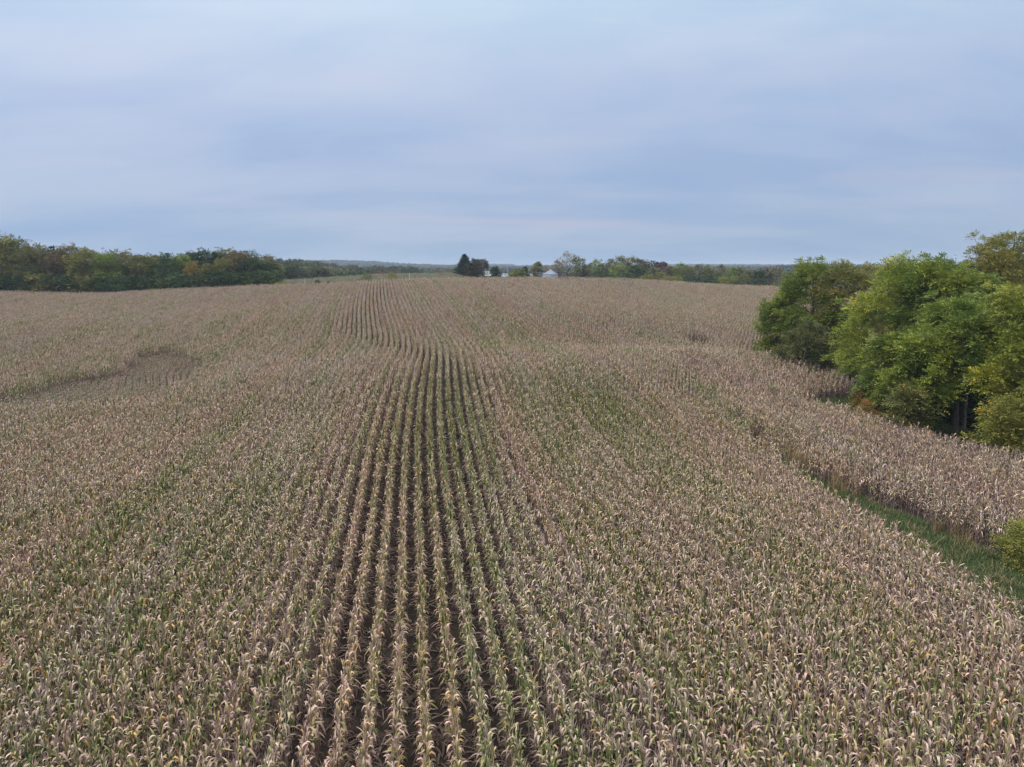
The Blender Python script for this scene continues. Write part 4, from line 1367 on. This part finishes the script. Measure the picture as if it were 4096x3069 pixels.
def grain_bin(px, Y, eave_py, apex_py, R, label, lids=True):
    x, ze = at(px, eave_py, Y)
    za = at(px, apex_py, Y)[1]
    z0 = tz(x, Y)
    r = bpy.data.objects.new('grain_bin', None)
    COL.objects.link(r)
    r.location = (x, Y, z0)
    tag(r, label, 'grain bin', 'grain bins of the farm')
    he, ha = ze - z0, za - z0
    g = Geo()
    zs = np.linspace(0, he, 28)
    a = np.linspace(0, 2 * np.pi, 49)[:-1]
    prof = R + 0.03 * np.where(np.arange(28) % 2, 1, -1)             # corrugated rings
    V = np.stack([np.outer(prof, np.cos(a)), np.outer(prof, np.sin(a)), np.repeat(zs[:, None], 48, 1)], -1).reshape(-1, 3)
    F = [[i * 48 + j, i * 48 + (j + 1) % 48, (i + 1) * 48 + (j + 1) % 48, (i + 1) * 48 + j] for i in range(27) for j in range(48)]
    g.add(V, F)
    link('wall', g.mesh('wall', M_STEEL), r)
    g = Geo()
    n = 24
    rt = 0.45
    for j in range(n):                                               # one panel per sector, each its own sheet with a raised rib
        a0, a1 = 2 * np.pi * j / n, 2 * np.pi * (j + 1) / n
        q = lambda ang, rad, z: [math.cos(ang) * rad, math.sin(ang) * rad, z]
        ro = R + 0.18
        g.add([q(a0, ro, he - 0.05), q(a1, ro, he - 0.05), q(a1, rt, ha), q(a0, rt, ha), q(a0, ro, he + 0.05), q(a0, rt, ha + 0.07), q(a0 + .03, ro, he - 0.03), q(a0 + .03, rt, ha + 0.005)],
              [[0, 1, 2, 3], [0, 3, 5, 4], [4, 5, 7, 6]])
    rf = link('roof', g.mesh('roof', M_ROOF), r)
    g = Geo()
    g.tube([[0, 0, ha - 0.05], [0, 0, ha + 0.28], [0, 0, ha + 0.32]], [0.5, 0.5, 0.1], 16, cap=True)
    link('cap', g.mesh('cap', M_STEEL), rf)
    if lids:
        for ang in (-2.35, -0.7):
            g = Geo()
            rad = R * 0.80
            zz = he + (ha - he) * (1 - 0.80) + 0.15
            g.box((math.cos(ang) * rad, math.sin(ang) * rad, zz), (0.5, 0.5, 0.3))
            link('vent', g.mesh('vent', M_DARK), rf)
    return r


def gable(px, Y, w, d, wall_h, rise, name, label, cat, z_eave_py, wall_mat, roof_mat, rz=0.0, ridge_along_x=True):
    x, ze = at(px, z_eave_py, Y)
    z0 = tz(x, Y)
    r = bpy.data.objects.new(name, None)
    COL.objects.link(r)
    r.location = (x, Y, z0)
    r.rotation_euler = (0, 0, rz)
    tag(r, label, cat)
    h = ze - z0
    g = Geo()
    V = [[-w / 2, -d / 2, 0], [w / 2, -d / 2, 0], [w / 2, d / 2, 0], [-w / 2, d / 2, 0], [-w / 2, -d / 2, h], [w / 2, -d / 2, h], [w / 2, d / 2, h], [-w / 2, d / 2, h], [-w / 2, 0, h + rise], [w / 2, 0, h + rise]]
    g.add(V, [[0, 1, 5, 4], [2, 3, 7, 6], [1, 2, 6, 5], [3, 0, 4, 7]])
    g.add(np.array(V)[[4, 7, 8, 5, 6, 9]], [[0, 1, 2], [4, 3, 5]])
    link('wall', g.mesh('wall', wall_mat), r)
    rg = Geo()
    o, th = 0.35, 0.06
    n = max(6, int(w / 0.9))
    for s in (-1, 1):
        for i in range(n):
            x0, x1 = -w / 2 - o + (w + 2 * o) * i / n, -w / 2 - o + (w + 2 * o) * (i + 1) / n
            zl = h - o * rise / (d / 2)
            rg.add([[x0, s * (d / 2 + o), zl + th], [x1, s * (d / 2 + o), zl + th], [x1, 0, h + rise + th], [x0, 0, h + rise + th],
                    [x0, s * (d / 2 + o), zl + th + 0.06], [x0, 0, h + rise + th + 0.06], [x0 + 0.05, s * (d / 2 + o), zl + th + 0.01], [x0 + 0.05, 0, h + rise + th + 0.01]],
                   [[0, 1, 2, 3], [0, 3, 5, 4], [4, 5, 7, 6]])
    link('roof', rg.mesh('roof', roof_mat), r)
    return r


grain_bin(2202, 430, 1097, 1080.5, 4.4, 'round steel grain bin with a conical ribbed roof behind the crest')
grain_bin(2160, 452, 1094, 1088, 3.2, 'pale grain bin partly hidden by the narrow olive tree', False)
gable(2024, 345, 7.5, 7, 3, 1.9, 'shed', 'long low shed with a grey ribbed metal roof behind the crest', 'shed', 1110, M_WHITE, M_ROOF)
gable(1948, 335, 4.0, 5, 3, 2.2, 'farmhouse', 'white gabled house partly hidden between two trees', 'house', 1104, M_WHITE, M_WHITE, rz=0.5)
gable(2124, 330, 2.6, 3.0, 2.5, 0.9, 'small_shed', 'small white-roofed shed left of the narrow olive tree', 'shed', 1104, M_WHITE, M_WHITE, rz=0.9)
for px, top, Y, r_, lab in ((2025, 1072, 360, 0.09, 'darker of two thin poles rising behind the metal shed'), (2030, 1066, 362, 0.06, 'paler and taller of two thin poles rising behind the metal shed')):
    x, zt = at(px, top, Y)
    z = tz(x, Y)
    g = Geo()
    g.tube([[0, 0, 0], [0, 0, (zt - z) * .5], [0, 0, zt - z]], [r_, r_ * .9, r_ * .7], 6, cap=True)
    o = link('pole', g.mesh('pole', M_POLE if r_ > .08 else M_POST), None, (x, Y, z))
    tag(o, lab, 'pole', 'poles by the metal shed')
for px, top, bot, Y, lab in ((1219, 1118, 1136, 192, 'white marker post in the meadow at the field edge, left one'), (1637, 1094, 1115, 194, 'white marker post on the crest of the rows, right one')):
    x, zt = at(px, top, Y)
    z = tz(x, Y)
    r = bpy.data.objects.new('marker_post', None)
    COL.objects.link(r)
    r.location = (x, Y, z)
    tag(r, lab, 'post', 'white marker posts at the field edge')
    hh = zt - z
    g = Geo()
    g.tube([[0, 0, -0.2], [0, 0, hh * 0.5], [0, 0, hh - 0.06]], [0.065, 0.065, 0.065], 10)
    link('post', g.mesh('post', M_POST, True), r)
    g = Geo()
    g.tube([[0, 0, hh - 0.07], [0, 0, hh - 0.02], [0, 0, hh]], [0.08, 0.08, 0.03], 10, cap=True)
    link('cap', g.mesh('cap', M_POST, True), r)
for px, py, Y, w, lab in ((1995, 1083, 1500, 9, 'tiny white house on the slope beyond the farm'), (1780, 1064, 2640, 14, 'tiny white barn below a clump of trees on the far hill'), (1800, 1067, 2630, 9, 'tiny white shed right of the barn on the far hill')):
    x, ze = at(px, py, Y)
    z0 = tz(x, Y)
    gable(px, Y, w, w * 0.7, 3, w * 0.25, 'farm_building', lab, 'building', 1534.5 + F_PX * math.tan(math.atan((CAM_Z - z0 - w * 0.35) / Y) - PITCH), M_WHITE, M_WHITE)


# ------------------------------------------------------------------ grass
def tuft(seed, n, h, spread, w, lean=0.5):
    rng = np.random.default_rng(seed)
    g = Geo()
    for i in range(n):
        a = rng.uniform(0, 6.28)
        p = np.array([math.cos(a), math.sin(a), 0]) * spread * math.sqrt(rng.random())
        b = rng.uniform(0, 6.28)
        d = np.array([math.cos(b), math.sin(b), 0])
        s = np.array([-math.sin(b), math.cos(b), 0]) * w / 2
        hh = h * rng.uniform(0.6, 1.2)
        l = lean * hh * rng.uniform(0.3, 1.2)
        m = p + d * l * 0.35 + np.array([0, 0, hh * 0.62])
        t = p + d * l + np.array([0, 0, hh * rng.uniform(0.8, 1.0)])
        g.add([p - s, p + s, m + s * .8, m - s * .8], [[0, 1, 2, 3]], rng.random())
        g.add([m - s * .8, m + s * .8, t], [[0, 1, 2]], rng.random())
    return g


def grass_mat(name, a, b):
    m, t = new_mat(name)
    tint = attr(t, 'tint').outputs['Fac']
    col = ramp(t, tint, [(0.0, a), (1.0, b)])
    oi = t.nodes.new('ShaderNodeObjectInfo')
    hsv = t.nodes.new('ShaderNodeHueSaturation')
    t.links.new(col, hsv.inputs['Color'])
    t.links.new(math_node(t, 'ADD', math_node(t, 'MULTIPLY', oi.outputs['Random'], 0.5), 0.75), hsv.inputs['Value'])
    leaf_shader(t, hsv.outputs[0], 0.25, 0.6, 0.2)
    return m


M_GRASS = grass_mat('green_grass', (0.05, 0.09, 0.03), (0.12, 0.155, 0.06))
M_STRAW = grass_mat('dry_grass', (0.22, 0.165, 0.085), (0.38, 0.29, 0.16))
M_MEADOW = grass_mat('meadow_grass', (0.15, 0.155, 0.095), (0.28, 0.26, 0.17))


def area_points(poly_ok, x0, x1, y0, y1, dens):
    n = int((x1 - x0) * (y1 - y0) * dens)
    x = RNG.uniform(x0, x1, n)
    y = RNG.uniform(y0, y1, n)
    k = poly_ok(x, y)
    x, y = x[k], y[k]
    return np.stack([x, y, terrain(x, y)], 1)


def scatter_grass(name, label, P, meshes, s0, s1, cat='grass'):
    n = len(P)
    s = RNG.uniform(s0, s1, n)
    c = proto_collection(name, meshes)
    o = scatter(name, P, RNG.integers(0, len(meshes), n), RNG.uniform(0, 6.28, n), s, s * RNG.uniform(0.8, 1.2, n), c)
    tag(o, label, cat, kind='stuff')
    return o


green = [tuft(20 + i, 26, 0.34, 0.22, 0.016).mesh('tuft', M_GRASS) for i in range(4)]
P1 = area_points(lambda x, y: in_poly(STRIP, x, y) & (np.abs(x) < y * 0.85 + 4), 16, 31, 14, 62, 26)
PL = area_points(lambda x, y: in_poly(STRIP, x, y) & (np.abs(x) < y * 0.85 + 4) & (fbm(5, x / 1.2, y / 1.2, 2) > 0.56), 16, 31, 14, 62, 9)
P2 = area_points(lambda x, y: in_poly(WOOD, x, y) & (x < 40), 28, 42, 38, 104, 14)
scatter_grass('grass', 'green grass on the strip through the corn and beside the right-hand wood', np.vstack([P1, P2]), green, 0.8, 1.5)


def edge_pts(poly, i0, i1, n, spread):
    out = []
    for _ in range(n):
        i = rnd.randrange(i0, i1)
        t = rnd.random()
        (x1, y1), (x2, y2) = poly[i], poly[i + 1]
        out.append((x1 + (x2 - x1) * t + rnd.gauss(0, spread), y1 + (y2 - y1) * t + rnd.gauss(0, spread)))
    a = np.array(out)
    k = fbm(2, a[:, 0] / 2.5, a[:, 1] / 2.5, 2) > 0.54
    a = a[k]
    return np.column_stack([a, terrain(a[:, 0], a[:, 1])])


straw = [tuft(30 + i, 22, 1.15, 0.18, 0.02, 0.45).mesh('tuft', M_STRAW) for i in range(3)]
scatter_grass('dry_grass', 'tall golden dry grass along the corn edge of the grass strip', edge_pts(STRIP, 5, 10, 240, 0.6), straw, 0.8, 1.35)
weeds = [tuft(50 + i, 14, 0.5, 0.3, 0.022, 0.9).mesh('tuft', M_STRAW) for i in range(3)]
scatter_grass('dead_stems', 'dead stems and corn litter lying in the green grass strip', PL, weeds, 0.5, 1.3)
def litter_mesh(seed):
    rng = random.Random(seed)
    g = Geo()
    for i in range(5):
        a, L = rng.uniform(0, 6.28), rng.uniform(0.25, 0.6)
        V, F, tt = leaf_strip(rng, (rng.gauss(0, .16), rng.gauss(0, .16), rng.uniform(0.02, 0.08)), a, L, 0.06, 82, 0.5, rng.uniform(5, 25), 3, True)
        g.add(V, F, rng.random())
    return g.mesh('litter', M_LITTER)


M_LITTER = grass_mat('corn_litter', (0.17, 0.125, 0.10), (0.36, 0.28, 0.22))
PC = area_points(lambda x, y: in_poly(FIELD, x, y) & ~in_poly(STRIP, x, y) & ~in_poly(WOOD, x, y) & (x < y * 0.6 + 3) & (x > -y * 0.8 - 3), -40, 22, 11, 60, 2.6)
scatter_grass('corn_litter', 'fallen dry corn leaves lying on the dark soil between the rows', PC, [litter_mesh(60 + i) for i in range(4)], 0.8, 1.3, 'corn litter')
mead = [tuft(36 + i, 26, 0.8, 0.9, 0.09, 0.5).mesh('tuft', M_MEADOW) for i in range(3)]
PM = area_points(lambda x, y: in_poly(MEADOW, x, y) & ~in_poly(FIELD, x, y), -150, -8, 188, 420, 0.55)
scatter_grass('meadow_grass', 'pale grey-green meadow grass behind the field', PM, mead, 0.5, 1.2)


# ------------------------------------------------------------------ far woodland on the hills, one mass
def far_woods():
    vs = []
    for i in range(4):
        rng = np.random.default_rng(800 + i)
        n = 150
        u = unit(rng.normal(0, 1, (n, 3)))
        u[:, 2] = np.abs(u[:, 2]) * 1.1 - 0.1
        P = u * np.array([4.6, 4.6, 7.0]) * rng.uniform(0.6, 1.0, (n, 1)) + np.array([0, 0, 3.2])
        V, F, T = sprays(rng, P, unit(u + rng.normal(0, .4, (n, 3))), np.full(n, 1.5), 2, 2.4, 1.8, rng.uniform(0.1, 0.8, n))
        g = Geo()
        g.add(V, F, T)
        g.tube([[0, 0, -1], [0, 0, 3], [0, 0, 7]], [0.4, 0.3, 0.1], 4)
        vs.append(g.mesh('far_tree', M_FAR))
    n = 75000
    az = np.radians(RNG.uniform(-42, 42, n))
    r = np.sqrt(RNG.uniform(620 ** 2, 3900 ** 2, n))
    x, y = r * np.sin(az), r * np.cos(az)
    azd = np.degrees(az)
    dens = fbm(5, x / 300 + 40, y / 200 + 9, 3)
    thr = np.where(r < 1000, 0.52, np.where(r < 2500, 0.40, 0.53))
    k = dens > thr
    fld = ((azd > 0.0) & (azd < 6.0) & (r > 3150)) | ((azd > -10.5) & (azd < -4.5) & (r > 2600))
    k &= ~fld | (RNG.random(n) < 0.004)
    k &= ~((r < 900) & (azd < 0))
    k |= (np.abs(azd - 22.5) < 4) & (np.abs(r - 1250) < 330)
    clump = (np.abs(azd + 5.3) < 0.35) & (np.abs(r - 2720) < 40)
    k |= clump
    x, y, r = x[k], y[k], r[k]
    P = np.stack([x, y, terrain(x, y)], 1)
    s = RNG.uniform(0.75, 1.35, len(P)) * np.where(r > 1500, 1.1, 1.0)
    c = proto_collection('far_tree', vs)
    o = scatter('far_woodland', P, RNG.integers(0, 4, len(P)), RNG.uniform(0, 6.28, len(P)), s, s * RNG.uniform(0.6, 0.95, len(P)), c, dict(dry=RNG.random(len(P))))
    tag(o, 'hazy blue-green woodland covering the far hills', 'woodland', kind='stuff')


def far_mat():
    m, t = new_mat('far_foliage')
    tint = attr(t, 'tint').outputs['Fac']
    d = attr(t, 'dry', 'INSTANCER').outputs['Fac']
    c = ramp(t, d, [(0.0, (0.022, 0.045, 0.018)), (0.6, (0.04, 0.062, 0.022)), (0.85, (0.075, 0.08, 0.03)), (1.0, (0.10, 0.075, 0.03))])
    c = mix_col(t, 1.0, c, ramp(t, tint, [(0, (0.6, 0.6, 0.6)), (1, (1.4, 1.4, 1.4))]), 'MULTIPLY')
    leaf_shader(t, c, 0.15)
    return m


M_FAR = far_mat()
far_woods()


# ------------------------------------------------------------------ haze
def build_haze():
    m, t = new_mat('haze_air')
    v = t.nodes.new('ShaderNodeVolumePrincipled')
    v.inputs['Color'].default_value = (0.70, 0.83, 1.0, 1)
    v.inputs['Density'].default_value = 0.00019
    v.inputs['Anisotropy'].default_value = 0.0
    out = t.nodes.new('ShaderNodeOutputMaterial')
    t.links.new(v.outputs[0], out.inputs['Volume'])
    g = Geo()
    z0, z1 = LOWEST - 1.2, HIGHEST + 15.0
    g.box((0, 0, (z0 + z1) / 2), (8900, 8900, z1 - z0))
    o = link('haze', g.mesh('haze', m))
    tag(o, 'thin bluish haze over the whole landscape', 'haze', kind='stuff')


build_haze()
